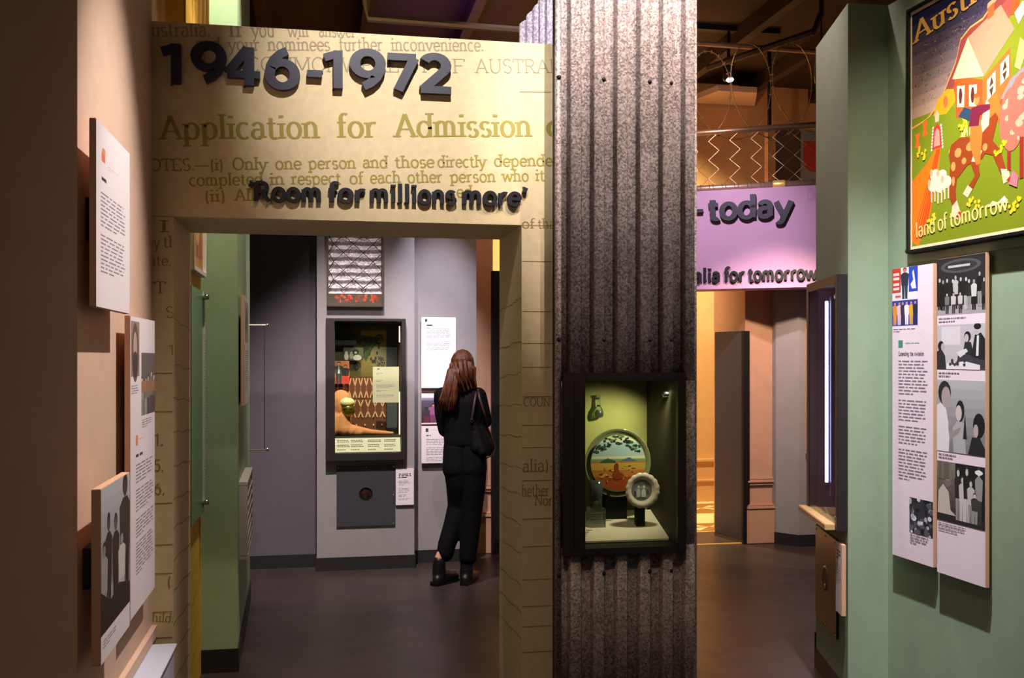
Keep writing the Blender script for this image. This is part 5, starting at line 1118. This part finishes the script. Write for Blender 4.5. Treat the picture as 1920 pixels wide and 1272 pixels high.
P.para(.03, .79, .6, 2, .008, INK, .1); P.rect(.16, .725, .27, .75, (70, 140, 124)); P.para(.34, .742, .82, 1, .010, (150, 190, 176), .1)
P.text('Extending', .16, .697, .42, .697, .013, (30, 26, 40), .15, .12); P.text('the', .45, .697, .53, .697, .013, (30, 26, 40), .15, .12); P.text('invitation', .56, .697, .79, .697, .013, (30, 26, 40), .15, .12)
v = .68
for n in (11, 7, 6, 10): P.para(.16, v, .88, n, .0112, INK, .13); v -= .0112*n+.012
P.rect(.44, .095, 1, .215, (50, 50, 60)); q = P.sub(.44, .095, 1, .215)
for i in range(46): q.ell(random.random(), random.random(), random.uniform(.04, .14), random.uniform(.04, .12), random.choice([(20, 20, 26), (90, 90, 100), (180, 180, 190), (220, 220, 230), (40, 40, 46)]), 7)
P.join(q); P.para(.46, .09, .9, 4, .009, INK, .1); P.build('printed_face', T)
T, P = panel(FR, 1757, 1848, 487, 1073, 'tall panel of four black and white photographs beside the right text panel', name='photo_panel', off=-.04, px_ref=1757, m=(238, 222, 232))
q = P.sub(0, .82, 1, 1); q.rect(0, 0, 1, 1, (40, 40, 42)); q.rect(0, 0, 1, .16, (170, 164, 168)); q.ell(.5, .84, .42, .12, (80, 80, 84), 20); q.ell(.5, .84, .34, .08, (50, 50, 54), 20); q.rect(.24, .82, .70, .86, (190, 190, 190))
for i in range(11): person_fig(q, .05+i*.092+random.uniform(-.02, .02), random.uniform(.06, .12), random.uniform(.52, .64), .115, random.randint(150, 210), random.choice([24, 30, 44, 150, 190, 210]), random.choice([20, 26, 36, 150, 190]), 30)
for i in range(3): person_fig(q, .22+i*.14, .03, .36, .10, 190, random.choice([120, 200, 40]), 60, 20)
P.join(q)
P.para(.04, .812, .66, 2, .010, INK, .06)
q = P.sub(0, .65, 1, .79); q.rect(0, 0, 1, 1, (196, 192, 198)); q.rect(.1, .55, .5, .95, (220, 216, 222)); q.poly([(0, 0), (0, .4), (.10, .46), (.18, .3), (.2, 0)], (44, 44, 48)); q.ell(.09, .52, .07, .12, (30, 28, 32)); q.ell(.13, .50, .04, .09, (190, 180, 180))
q.poly([(.42, .0), (.45, .3), (.7, .34), (1, .30), (1, 0)], (60, 60, 66)); q.poly([(.55, .34), (.60, .62), (.72, .60), (.78, .3)], (40, 40, 44)); q.ell(.65, .72, .07, .12, (30, 28, 30)); q.ell(.63, .69, .045, .09, (196, 186, 186)); q.poly([(.72, .28), (.80, .76), (.92, .80), (1, .66), (1, .2)], (30, 32, 36)); q.poly([(.82, .3), (.84, .74), (.88, .74), (.87, .3)], (230, 230, 234)); q.ell(.84, .86, .06, .11, (196, 186, 186)); q.ell(.85, .94, .075, .07, (26, 26, 28)); q.poly([(.42, .38), (.62, .46), (.66, .40), (.5, .26)], (226, 222, 226)); q.poly([(.2, .0), (.22, .14), (.6, .18), (.9, .1), (.9, 0)], (230, 228, 232)); [q.ell(random.uniform(.28, .6), random.uniform(.1, .2), .03, .04, (60, 60, 64), 6) for i in range(10)]; P.join(q)
P.para(.04, .64, .5, 2, .010, INK, .06)
q = P.sub(0, .39, 1, .616); q.grad(0, 0, 1, 1, (120, 120, 122), (184, 184, 188)); q.poly([(0, .1), (0, .64), (.08, .68), (.2, .6), (.28, .3), (.26, .0), (0, 0)], (226, 224, 228)); q.ell(.17, .82, .14, .17, (40, 38, 40)); q.ell(.20, .76, .10, .15, (170, 160, 158)); q.poly([(.36, .0), (.34, .34), (.44, .44), (.58, .42), (.62, 0)], (176, 176, 178)); q.ell(.50, .58, .09, .15, (30, 28, 30)); q.ell(.47, .55, .065, .11, (206, 196, 194)); q.poly([(.56, .2), (.60, .56), (.64, .2)], (30, 30, 32)); q.poly([(.66, 0), (.74, .24), (.9, .24), (1, .1), (1, 0)], (36, 36, 40)); q.ell(.88, .40, .12, .17, (24, 22, 26)); q.ell(.82, .33, .05, .09, (180, 170, 168)); q.poly([(.24, .4), (.30, .28), (.52, .36), (.48, .28), (.28, .16)], (150, 146, 146)); P.join(q)
P.para(.04, .382, .45, 2, .010, INK, .06)
q = P.sub(0, .17, 1, .358); q.grad(0, 0, .4, 1, (50, 46, 44), (130, 124, 112)); q.rect(.4, 0, 1, 1, (26, 24, 26)); q.rect(0, 0, 1, .12, (40, 38, 38))
for u, h, c_ in ((.46, .86, 40), (.55, .74, 200), (.64, .9, 30), (.72, .7, 190), (.88, .92, 150), (.80, .5, 60)): person_fig(q, u, .06, h, .15, 200, c_, random.choice([60, 150, 200]), 60)
q.poly([(.02, .12), (.04, .5), (.14, .62), (.26, .5), (.30, .2), (.42, .12)], (196, 190, 180)); q.ell(.24, .66, .07, .09, (120, 110, 104)); q.ell(.24, .73, .08, .04, (230, 228, 226)); q.ell(.88, .9, .08, .04, (240, 238, 238))
for i in range(16): q.rect(.02+random.random()*.3, .7, .03+random.random()*.3, 1, (120, 116, 100) if i % 2 else (100, 96, 84)); 
P.join(q); P.para(.04, .162, .66, 3, .010, INK, .06); P.build('printed_face', T)
# ledge and poster
lzz = hit(FR, 1707, 493, -.02)[1]; lx0 = hit(FR, 1700, 493, -.02)[0]; pX0 = hit(FR, 1702, 480, -.035)[0]; pz0 = hit(FR, 1703, 476, -.035)[1]
struct('trim_4', M_greenr, MB(FR).box(lx0, 2.5, -.012, 0, lzz, lzz+.035))
PW = .80; PH = 1.07
T = thing('framed_travel_poster', 'large framed colourful farm travel poster on the right green wall', 'poster', FR @ Matrix.Translation((pX0+PW/2, 0, pz0)))
m_ = MB(FR); box_frame(m_, pX0, pX0+PW, pz0, pz0+PH, .014, -.045, -.0); m_.build('frame', M_black, T, bevel=.002)
MB(FR).box(pX0+.012, pX0+PW-.012, -.030, 0, pz0+.012, pz0+PH-.012).build('mount', M_cream, T)
m_ = MB(FR); q = (pX0-.012, -.02, pz0+.012); m_.lathe([(.001, -.02), (.010, -.016), (.012, 0), (.012, .02)], 12, q, 'y'); m_.build('corner_fixing', M_chrome, T)
P = Print(FR, pX0+.016, pX0+PW-.016, pz0+.016, pz0+PH-.016, -.0305, .000008)
P.rect(0, 0, 1, 1, (240, 214, 170)); q = P.sub(.012, .012, .988, .988)
q.rect(0, 0, 1, 1, (128, 140, 34)); q.grad(0, .55, 1, 1, (196, 160, 130), (22, 24, 60), 10)
for i in range(520):
    v = random.uniform(.58, .95); k = (v-.58)/.37; q.ell(random.random(), v, .006, .003, (30, 36, 80) if random.random() < k else (210, 170, 140), 4, same=True)
q.k += 1
hill = [(0, .515), (.14, .53), (.26, .58), (.34, .66), (.40, .72), (.44, .80), (.52, .83), (.62, .84), (.75, .90), (.86, .97), (1, .99)]
q.poly(hill+[(1, .52), (0, .50)], (240, 170, 80)); q.poly([(u, v-.008) for u, v in hill]+[(1, .5), (0, .49)], (150, 70, 64)); q.poly([(u+.05, v-.035) for u, v in hill[2:]]+[(1, .5), (.2, .5)], (176, 84, 70))
q.poly([(0, .505), (.2, .53), (.3, .58), (.42, .60), (.62, .66), (.72, .74), (.84, .80), (.92, .86), (1, .90), (1, 0), (0, 0)], (136, 146, 36)); q.poly([(0, .50), (.3, .56), (.5, .5), (.8, .6), (1, .7), (1, 0), (0, 0)], (126, 140, 32))
q.poly([(.2, .53), (.24, .59), (.32, .62), (.38, .61), (.40, .56), (.32, .52)], (240, 160, 36)); q.ell(.31, .57, .02, .025, (200, 110, 60))
# furrowed fields, path
q.poly([(0, .02), (0, .28), (.14, .34), (.22, .39), (.27, .39), (.24, .28), (.17, .12), (.06, .0)], (244, 120, 30))
for i in range(5): q.poly([(.0+i*.025, .03+i*.0), (.02+i*.028, .05), (.235+i*.007, .385), (.228+i*.007, .385)], (206, 76, 30))
q.poly([(.19, .39), (.20, .47), (.235, .495), (.27, .47), (.28, .39)], (200, 60, 50)); q.poly([(.205, .40), (.215, .46), (.235, .475), (.255, .46), (.262, .40)], (250, 150, 130))
for i in range(8): q.ell(.185+.002*i, .39+i*.013, .008, .006, (244, 210, 190), 6); q.ell(.285-.002*i, .39+i*.013, .008, .006, (244, 210, 190), 6)
q.poly([(.22, .50), (.215, .53), (.235, .55), (.255, .53), (.25, .50)], (244, 190, 150))
for u, v in ((.03, .42), (.10, .46)): q.poly([(u, v), (u+.05, v), (u+.035, v+.03), (u+.05, v+.06), (u, v+.06), (u+.012, v+.03)], (244, 110, 40))
for t0 in range(30):
    t_ = t0/29; q.ell(.34+.09*math.sin(t_*3.4+.2)+.12*t_, .36+.16*t_, .016*(1.2-t_*.6), .010, (240, 190, 50), 8)
# cottage
q.poly([(.40, .49), (.39, .66), (.62, .60), (.62, .44)], (228, 90, 40)); q.poly([(.62, .44), (.62, .60), (.83, .68), (.84, .52)], (244, 110, 50))
q.poly([(.37, .65), (.50, .79), (.63, .61)], (250, 200, 150)); q.poly([(.50, .79), (.76, .855), (.86, .74), (.63, .61)], (246, 146, 110)); q.poly([(.66, .82), (.66, .87), (.71, .885), (.71, .83)], (236, 100, 50)); q.poly([(.655, .865), (.66, .885), (.715, .895), (.715, .88)], (250, 160, 120))
for u, v in ((.44, .57), (.54, .555)): q.poly([(u-.03, v-.04), (u-.03, v+.045), (u+.035, v+.035), (u+.03, v-.05)], (250, 216, 170)); q.ell(u, v, .016, .035, (90, 50, 40), 6)
for u, v in ((.69, .56), (.79, .60)): q.poly([(u-.035, v-.05), (u-.035, v+.03), (u+.03, v+.055), (u+.03, v-.025)], (250, 216, 170)); q.poly([(u-.018, v), (u, v+.04), (u+.015, v+.01)], (90, 60, 40)); q.poly([(u-.018, v-.01), (u, v-.04), (u+.015, v)], (90, 60, 40))
q.poly([(.42, .49), (.47, .52), (.56, .49), (.52, .455)], (50, 74, 90)); q.poly([(.74, .41), (.74, .49), (.83, .52), (.83, .42)], (230, 86, 40)); q.poly([(.76, .50), (.83, .56), (.97, .60), (.95, .52), (.84, .47)], (150, 140, 140)); q.poly([(.86, .42), (.86, .48), (.96, .52), (.96, .44)], (60, 70, 80)); q.poly([(.86, .60), (.90, .70), (.96, .66), (.90, .58)], (248, 180, 110))
# water tower, birds, fence
q.poly([(.83, .80), (.87, .92), (.91, .92), (.89, .79)], (244, 90, 40))
for i in range(10): t_ = i*math.pi/5; q.poly([(.89, .955), (.89+.06*math.cos(t_), .955+.04*math.sin(t_)), (.89+.06*math.cos(t_+.3), .955+.04*math.sin(t_+.3))], (140, 130, 140))
for i in range(14): q.ell(.90+i*.01, .855+i*.012, .006, .008, (250, 230, 200), 6)
q.poly([(.86, .80), (.92, .83), (.98, .80), (.96, .74), (.93, .78), (.89, .75)], (226, 196, 170))
for i in range(9): q.rect(.45+i*.022, .40, .455+i*.022, .435, (250, 226, 190))
# horse with patches and a rider
q.dv = .055
HB = (150, 66, 30); HW = (250, 200, 160)
q.poly([(.34, .29), (.36, .33), (.44, .35), (.56, .33), (.64, .36), (.67, .42), (.72, .45), (.76, .42), (.73, .36), (.70, .30), (.62, .24), (.50, .23), (.42, .19), (.37, .21)], HB)
q.poly([(.66, .38), (.68, .46), (.73, .47), (.77, .40), (.75, .37), (.72, .40)], (226, 120, 50)); q.poly([(.60, .37), (.65, .46), (.68, .44), (.67, .36), (.62, .34)], HW)
for pts in ([(.35, .24), (.34, .13), (.38, .07), (.41, .07), (.40, .14), (.42, .22)], [(.62, .26), (.70, .24), (.76, .16), (.80, .17), (.76, .25), (.68, .31)], [(.52, .24), (.56, .18), (.50, .14), (.53, .12), (.60, .18), (.58, .26)]): q.poly(pts, HB)
for pts in ([(.37, .08), (.36, .04), (.42, .02), (.44, .05), (.41, .10)], [(.76, .18), (.78, .12), (.83, .13), (.82, .17)], [(.50, .15), (.46, .12), (.50, .10), (.54, .13)]): q.poly(pts, HW)
q.poly([(.40, .035), (.44, .02), (.45, .04), (.43, .055)], (200, 40, 40)); q.poly([(.80, .13), (.83, .125), (.83, .145)], (200, 40, 40))
for u, v, a_, b_ in ((.42, .29, .03, .02), (.52, .30, .035, .018), (.38, .24, .02, .02), (.47, .25, .02, .014), (.64, .28, .02, .015), (.38, .18, .012, .02)): q.ell(u, v, a_, b_, (240, 150, 80), 7)
q.poly([(.53, .24), (.56, .28), (.62, .27), (.58, .23)], HW)
q.poly([(.52, .30), (.52, .38), (.60, .40), (.62, .34), (.60, .22), (.57, .22)], (244, 120, 50)); q.poly([(.51, .38), (.53, .45), (.60, .45), (.68, .44), (.68, .42), (.60, .41), (.59, .37)], (120, 40, 60)); q.ell(.575, .475, .022, .022, (240, 140, 70), 10); q.ell(.575, .492, .026, .010, (190, 90, 40), 8)
# sheep, trees, flowers
q.dv = .02
for u, v in ((.22, .26), (.28, .25), (.26, .21), (.32, .22), (.20, .22)): q.ell(u, v, .045, .026, (244, 216, 180), 12); q.ell(u-.035, v+.015, .014, .016, (220, 170, 130), 8); [q.rect(u+d, v-.07, u+d+.012, v-.015, (230, 196, 160)) for d in (-.02, .012)]
for u, v0, v1, a_ in ((.82, .20, .36, .09), (.91, .16, .40, .12), (.99, .12, .36, .08)):
    q.rect(u-.012, v0, u+.014, v1, (150, 50, 40)); q.ell(u+.02, v1+.03, a_, .12, (236, 110, 90), 18)
    for i in range(12): q.ell(u+.02+random.uniform(-.8, .8)*a_, v1+.03+random.uniform(-.09, .09), .026, .012, (250, 170, 140), 7)
for u, v in ((.08, .38), (.52, .12), (.58, .10), (.17, .06), (.20, .08), (.74, .28), (.78, .30), (.84, .06), (.88, .08), (.45, .42), (.11, .36)):
    for i in range(6): q.ell(u+random.uniform(-.025, .025), v+random.uniform(-.018, .018), .011, .008, (240, 200, 40), 6)
q.poly([(.66, .08), (.70, .10), (.74, .09), (.79, .11), (.82, .08), (.76, .085), (.70, .08)], (240, 220, 200)); q.poly([(.82, .15), (.85, .20), (.89, .17), (.88, .13)], (190, 120, 130))
q.dv = 0; q.text('Australia', .03, .872, .98, .945, .088, (214, 160, 70), .13, .06, True); q.text('land', .04, .035, .225, .045, .062, (230, 206, 120), .13, .06); q.text('of', .245, .047, .33, .051, .062, (230, 206, 120), .13, .06); q.text('tomorrow', .35, .052, .82, .075, .062, (230, 206, 120), .13, .06)
P.join(q); P.build('poster_print', T, M_inkg)

# ================================================================== the visitor
wx_, wy0 = camw((862-960)/F*7.24, 7.24); FW = frame(wx_, wy0, -10.7)
wo = thing('person', 'woman with long auburn hair in dark jacket and trousers, seen from behind reading panels', 'person', FW)
S = 7.24/F
def q3(px, py, y): return ((px-862)*S, y, (1094-py)*S)
def chain(mb, pts, n=14):
    for (p, r), (p2, r2) in zip(pts[:-1], pts[1:]): mb.cap(p, p2, r, r2, n)
head = q3(868, 686, .02)
# body: head, neck, torso, arms with hands, legs, feet, one continuous surface
b = MB(FW)
b.ell(head, (.072, .088, .102)); b.ell((head[0], head[1]+.035, head[2]-.05), (.052, .055, .062)); b.ell((head[0], head[1]+.098, head[2]-.018), (.010, .016, .016), 8)
for s_ in (-1, 1): b.ell((head[0]+s_*.072, head[1]+.0, head[2]-.01), (.010, .018, .028), 8); b.ell((head[0]+s_*.03, head[1]+.078, head[2]+.002), (.013, .010, .010), 8)
b.ell((head[0], head[1]+.088, head[2]-.055), (.022, .010, .008), 8)
neck0 = (head[0], .0, head[2]-.06); neck1 = (q3(864, 728, 0)[0], -.01, q3(864, 728, 0)[2]); b.cap(neck0, neck1, .048, .055)
chest = q3(862, 752, 0); waist = q3(868, 812, .0); hip = q3(872, 862, .0)
for s_ in (-1, 1):
    b.cap((chest[0]+s_*.12, 0, chest[2]+.04), (chest[0]+s_*.06, .01, waist[2]), .05, .055); b.cap((chest[0]+s_*.05, 0, chest[2]), (waist[0]+s_*.04, 0, waist[2]), .085, .08); b.cap((waist[0]+s_*.04, 0, waist[2]), (hip[0]+s_*.07, 0, hip[2]), .08, .085)
shL = q3(830, 742, 0); elL = q3(834, 806, .04); haL = (q3(872, 800, 0)[0], .20, q3(872, 800, 0)[2])
shR = q3(896, 742, 0); elR = q3(911, 790, .03); haR = (q3(895, 786, 0)[0], .22, q3(895, 786, 0)[2])
for sh, el, ha, s_ in ((shL, elL, haL, 1), (shR, elR, haR, -1)):
    chain(b, [(sh, .045), (el, .034), (ha, .024)])
    d = (Vector(ha)-Vector(el)).normalized(); pal = Vector(ha)+d*.055; b.cap(ha, pal, .024, .030)
    side = d.cross(Vector((0, 0, 1))).normalized(); upv = side.cross(d)
    for k, ln in enumerate((.058, .068, .064, .05)):
        base = pal+upv*(.024-k*.016)+d*.01; m1 = base+d*ln*.5; tp = m1+(d*.6-side*s_*-.5)*ln*.5; b.cap(base, m1, .0085, .008, 8); b.cap(m1, tp, .008, .007, 8)
    th = Vector(ha)+d*.02+upv*.02; b.cap(th, th+(d*.5+upv*.8)*.04, .010, .009, 8); b.cap(th+(d*.5+upv*.8)*.04, th+(d*1.1+upv*.9)*.05, .009, .007, 8)
Lh = q3(855, 876, 0); Lk = q3(851, 952, .05); La = q3(824, 1046, -.03); Rh = q3(888, 876, 0); Rk = q3(886, 958, .01); Ra = q3(875, 1056, -.01)
chain(b, [(Lh, .080), (q3(858, 952, .05), .050), (q3(846, 1000, .0), .044), (La, .034)]); chain(b, [(Rh, .085), (Rk, .056), (q3(881, 1000, 0), .052), (Ra, .034)])
Lf = (La[0], La[1], .06); Rf = (Ra[0], Ra[1], .06); b.cap(La, Lf, .034, .032); b.cap(Ra, Rf, .034, .032)
Lt = (Lf[0]+.10, Lf[1]+.12, .035); Rt = (Rf[0]+.05, Rf[1]+.16, .035); b.cap((Lf[0], Lf[1], .045), (Lf[0]+.05, Lf[1]+.06, .045), .024, .016); b.cap((Rf[0], Rf[1], .045), (Rf[0]+.02, Rf[1]+.07, .045), .024, .016)
blob(b, 'body', M_skin, wo, .0065, 3)
# jacket
j = MB(FW)
for s_ in (-1, 1):
    j.cap((chest[0]+s_*.105, -.005, chest[2]+.035), (chest[0]+s_*.07, .0, chest[2]-.10), .068, .082); j.cap((chest[0]+s_*.06, 0, chest[2]-.02), (waist[0]+s_*.045, 0, waist[2]+.01), .100, .094); j.cap((waist[0]+s_*.045, 0, waist[2]+.01), (hip[0]+s_*.055, 0, hip[2]+.135), .094, .098)
j.ell((chest[0], 0, chest[2]+.05), (.13, .075, .07)); j.cap((neck1[0], -.01, neck1[2]-.02), (neck1[0], -.008, neck1[2]+.02), .07, .06)
chain(j, [(shL, .066), ((shL[0]*.5+elL[0]*.5-.008, .02, (shL[2]+elL[2])/2), .060), (elL, .052), ((haL[0]*.8+elL[0]*.2, haL[1]*.8+elL[1]*.2, haL[2]), .038)])
chain(j, [(shR, .064), ((shR[0]*.5+elR[0]*.5, .01, (shR[2]+elR[2])/2), .056), (elR, .046), ((haR[0]*.8+elR[0]*.2, haR[1]*.8+elR[1]*.2, haR[2]), .036)])
blob(j, 'jacket', M_cloth, wo, .008, 5)
# trousers
tq = MB(FW)
for s_ in (-1, 1): tq.cap((hip[0]+s_*.06-.004, 0, hip[2]+.10), (hip[0]+s_*.062-.002, -.005, hip[2]-.06), .092, .100)
chain(tq, [(q3(857, 870, 0), .100), (q3(860, 905, .01), .094), (q3(859, 948, .05), .078), (q3(850, 985, .03), .074), (q3(838, 1020, 0), .066), (q3(835, 1036, -.01), .062)])
chain(tq, [(q3(888, 868, 0), .098), (q3(887, 915, .0), .090), (q3(884, 955, .01), .080), (q3(881, 1000, 0), .070), (q3(877, 1044, -.01), .064)])
blob(tq, 'trousers', M_trous, wo, .008, 5)
# boots
for nm, an, f, t_, sd in (('boot', La, Lf, Lt, 1), ('boot', Ra, Rf, Rt, 1)):
    bo = MB(FW); bo.cap((an[0], an[1], .165), (f[0], f[1], .07), .046, .050); bo.cap((f[0], f[1], .052), (f[0]+(t_[0]-f[0])*.5, f[1]+(t_[1]-f[1])*.5, .047), .049, .045); bo.cap((f[0]+(t_[0]-f[0])*.5, f[1]+(t_[1]-f[1])*.5, .045), (t_[0], t_[1], .036), .044, .036)
    bo.cap((f[0]-.01, f[1]-.03, .04), (f[0]-.005, f[1]-.02, .06), .038, .036)
    o = blob(bo, nm, M_boot, wo, .006, 3)
    so = MB(FW); d = Vector((t_[0]-f[0], t_[1]-f[1])).normalized(); n_ = Vector((-d.y, d.x)); f2 = Vector((f[0], f[1])); L_ = Vector((t_[0]-f[0], t_[1]-f[1])).length
    so.prism([tuple(f2-d*.062+n_*.03), tuple(f2-d*.062-n_*.03), tuple(f2+d*L_*.5-n_*.042), tuple(f2+d*(L_+.03)-n_*.024), tuple(f2+d*(L_+.03)+n_*.024), tuple(f2+d*L_*.5+n_*.042)], 0, .016)
    so.prism([tuple(f2-d*.062+n_*.03), tuple(f2-d*.062-n_*.03), tuple(f2-d*.0-n_*.034), tuple(f2-d*.0+n_*.034)], .0, .03); so.build('sole', M_black, o)
# hair: skull cap plus long locks falling left and one sweep to the right
hr = MB(FW); hr.ell((head[0]-.004, head[1]-.022, head[2]+.012), (.088, .100, .112)); hr.ell((head[0]-.012, head[1]-.04, head[2]-.05), (.088, .080, .11)); hr.ell((head[0]-.02, head[1]-.06, head[2]-.11), (.085, .06, .10))
random.seed(4)
for i in range(26):        # long locks over the left shoulder, ragged ends
    u = i/25; a_ = 839+u*16+random.uniform(-1, 1); c_ = 824+u*31+random.uniform(-1.5, 1.5); d1 = 771-7*abs(u-.55)*1.6-random.uniform(0, 9)
    p0 = Vector(q3(a_+6, 694, -.05)); p1 = Vector(q3(a_-1+u*3, 722, -.075)); p3 = Vector(q3((a_*.35+c_*.65), 748, -.128)); p2 = Vector(q3(c_, d1, -.120))
    chain(hr, [(p0, .022), (p1, .020), (p3, .013), (p2, .004)], 8)
for i in range(16):        # the rest swept across to the right shoulder
    u = i/15; a_ = 848+u*40; p0 = Vector(q3(a_, 684+6*u, -.055+.03*abs(u-.4))); p1 = Vector(q3(858+u*30, 708, -.085+.045*u)); p2 = Vector(q3(868+u*25, 733-9*u, -.085+.04*u))
    chain(hr, [(p0, .022), (p1, .020), (p2, .010)], 8)
hair_o = blob(hr, 'hair', M_hair, wo, .005, 6)
hs = MB(FW)
for i in range(60):       # fine loose strands over the surface
    u = random.random(); a_ = 839+u*17; c_ = 823+u*33; d1 = 775-random.uniform(0, 22)
    hs.tube([q3(a_+7, 690, -.115), q3(a_-1+u*3, 722, -.118), q3(a_*.35+c_*.65, 746, -.142), q3(c_+random.uniform(-1, 1), d1, -.128)], [.004, .005, .0045, .001], 5)
for i in range(30):
    u = random.random(); hs.tube([q3(850+u*36, 674+8*abs(u-.5), -.095), q3(856+u*32, 702, -.128+.05*u), q3(866+u*28, 734-9*u, -.105+.045*u)], [.004, .0045, .0015], 5)
hs.build('hair_strands', M_hair, hair_o, smooth=True, kind='stuff')
# shoulder bag on the right
bg = thing('shoulder_bag', 'black slouchy shoulder bag hanging at the right side of the woman', 'bag', FW @ Matrix.Translation(q3(908, 858, .0)))
g = MB(FW); A_ = q3(889, 792, -.06); B_ = q3(906, 790, .02); C_ = q3(921, 838, .0); D_ = q3(905, 845, -.07); E_ = q3(893, 838, -.07)
g.cap(A_, D_, .028, .045); g.cap(B_, C_, .02, .032); g.cap(A_, B_, .028, .022); g.cap(D_, C_, .045, .034); g.cap(E_, q3(915, 846, -.02), .045, .034); g.cap(A_, E_, .03, .045); g.cap(q3(900, 805, -.03), q3(910, 832, -.03), .04, .05)
blob(g, 'bag_body', M_bag, bg, .008, 5)
for pts in ([(894, 729, -.03), (891, 750, -.105), (887, 778, -.115), (886, 792, -.09)], [(896, 729, -.03), (901, 748, -.09), (908, 772, -.07), (914, 800, -.02)]):
    MB(FW).tube([q3(*p) for p in pts], [.009]*4, 8).build('strap', mat('strap_leather', (64, 40, 40), .5) if 'strap_leather' not in MATS else MATS['strap_leather'], bg, smooth=True)
MB(FW).tube([q3(915, 800, -.04), q3(924, 820, -.03), q3(929, 838, -.02), q3(925, 852, -.03), q3(912, 857, -.06)], .004, 6).build('piping', MATS['strap_leather'], bg)
g = MB(FW); g.lathe([(.009, -.004), (.013, 0), (.009, .004)], 12, q3(886, 786, -.125), 'y'); g.build('buckle', M_chrome, bg)
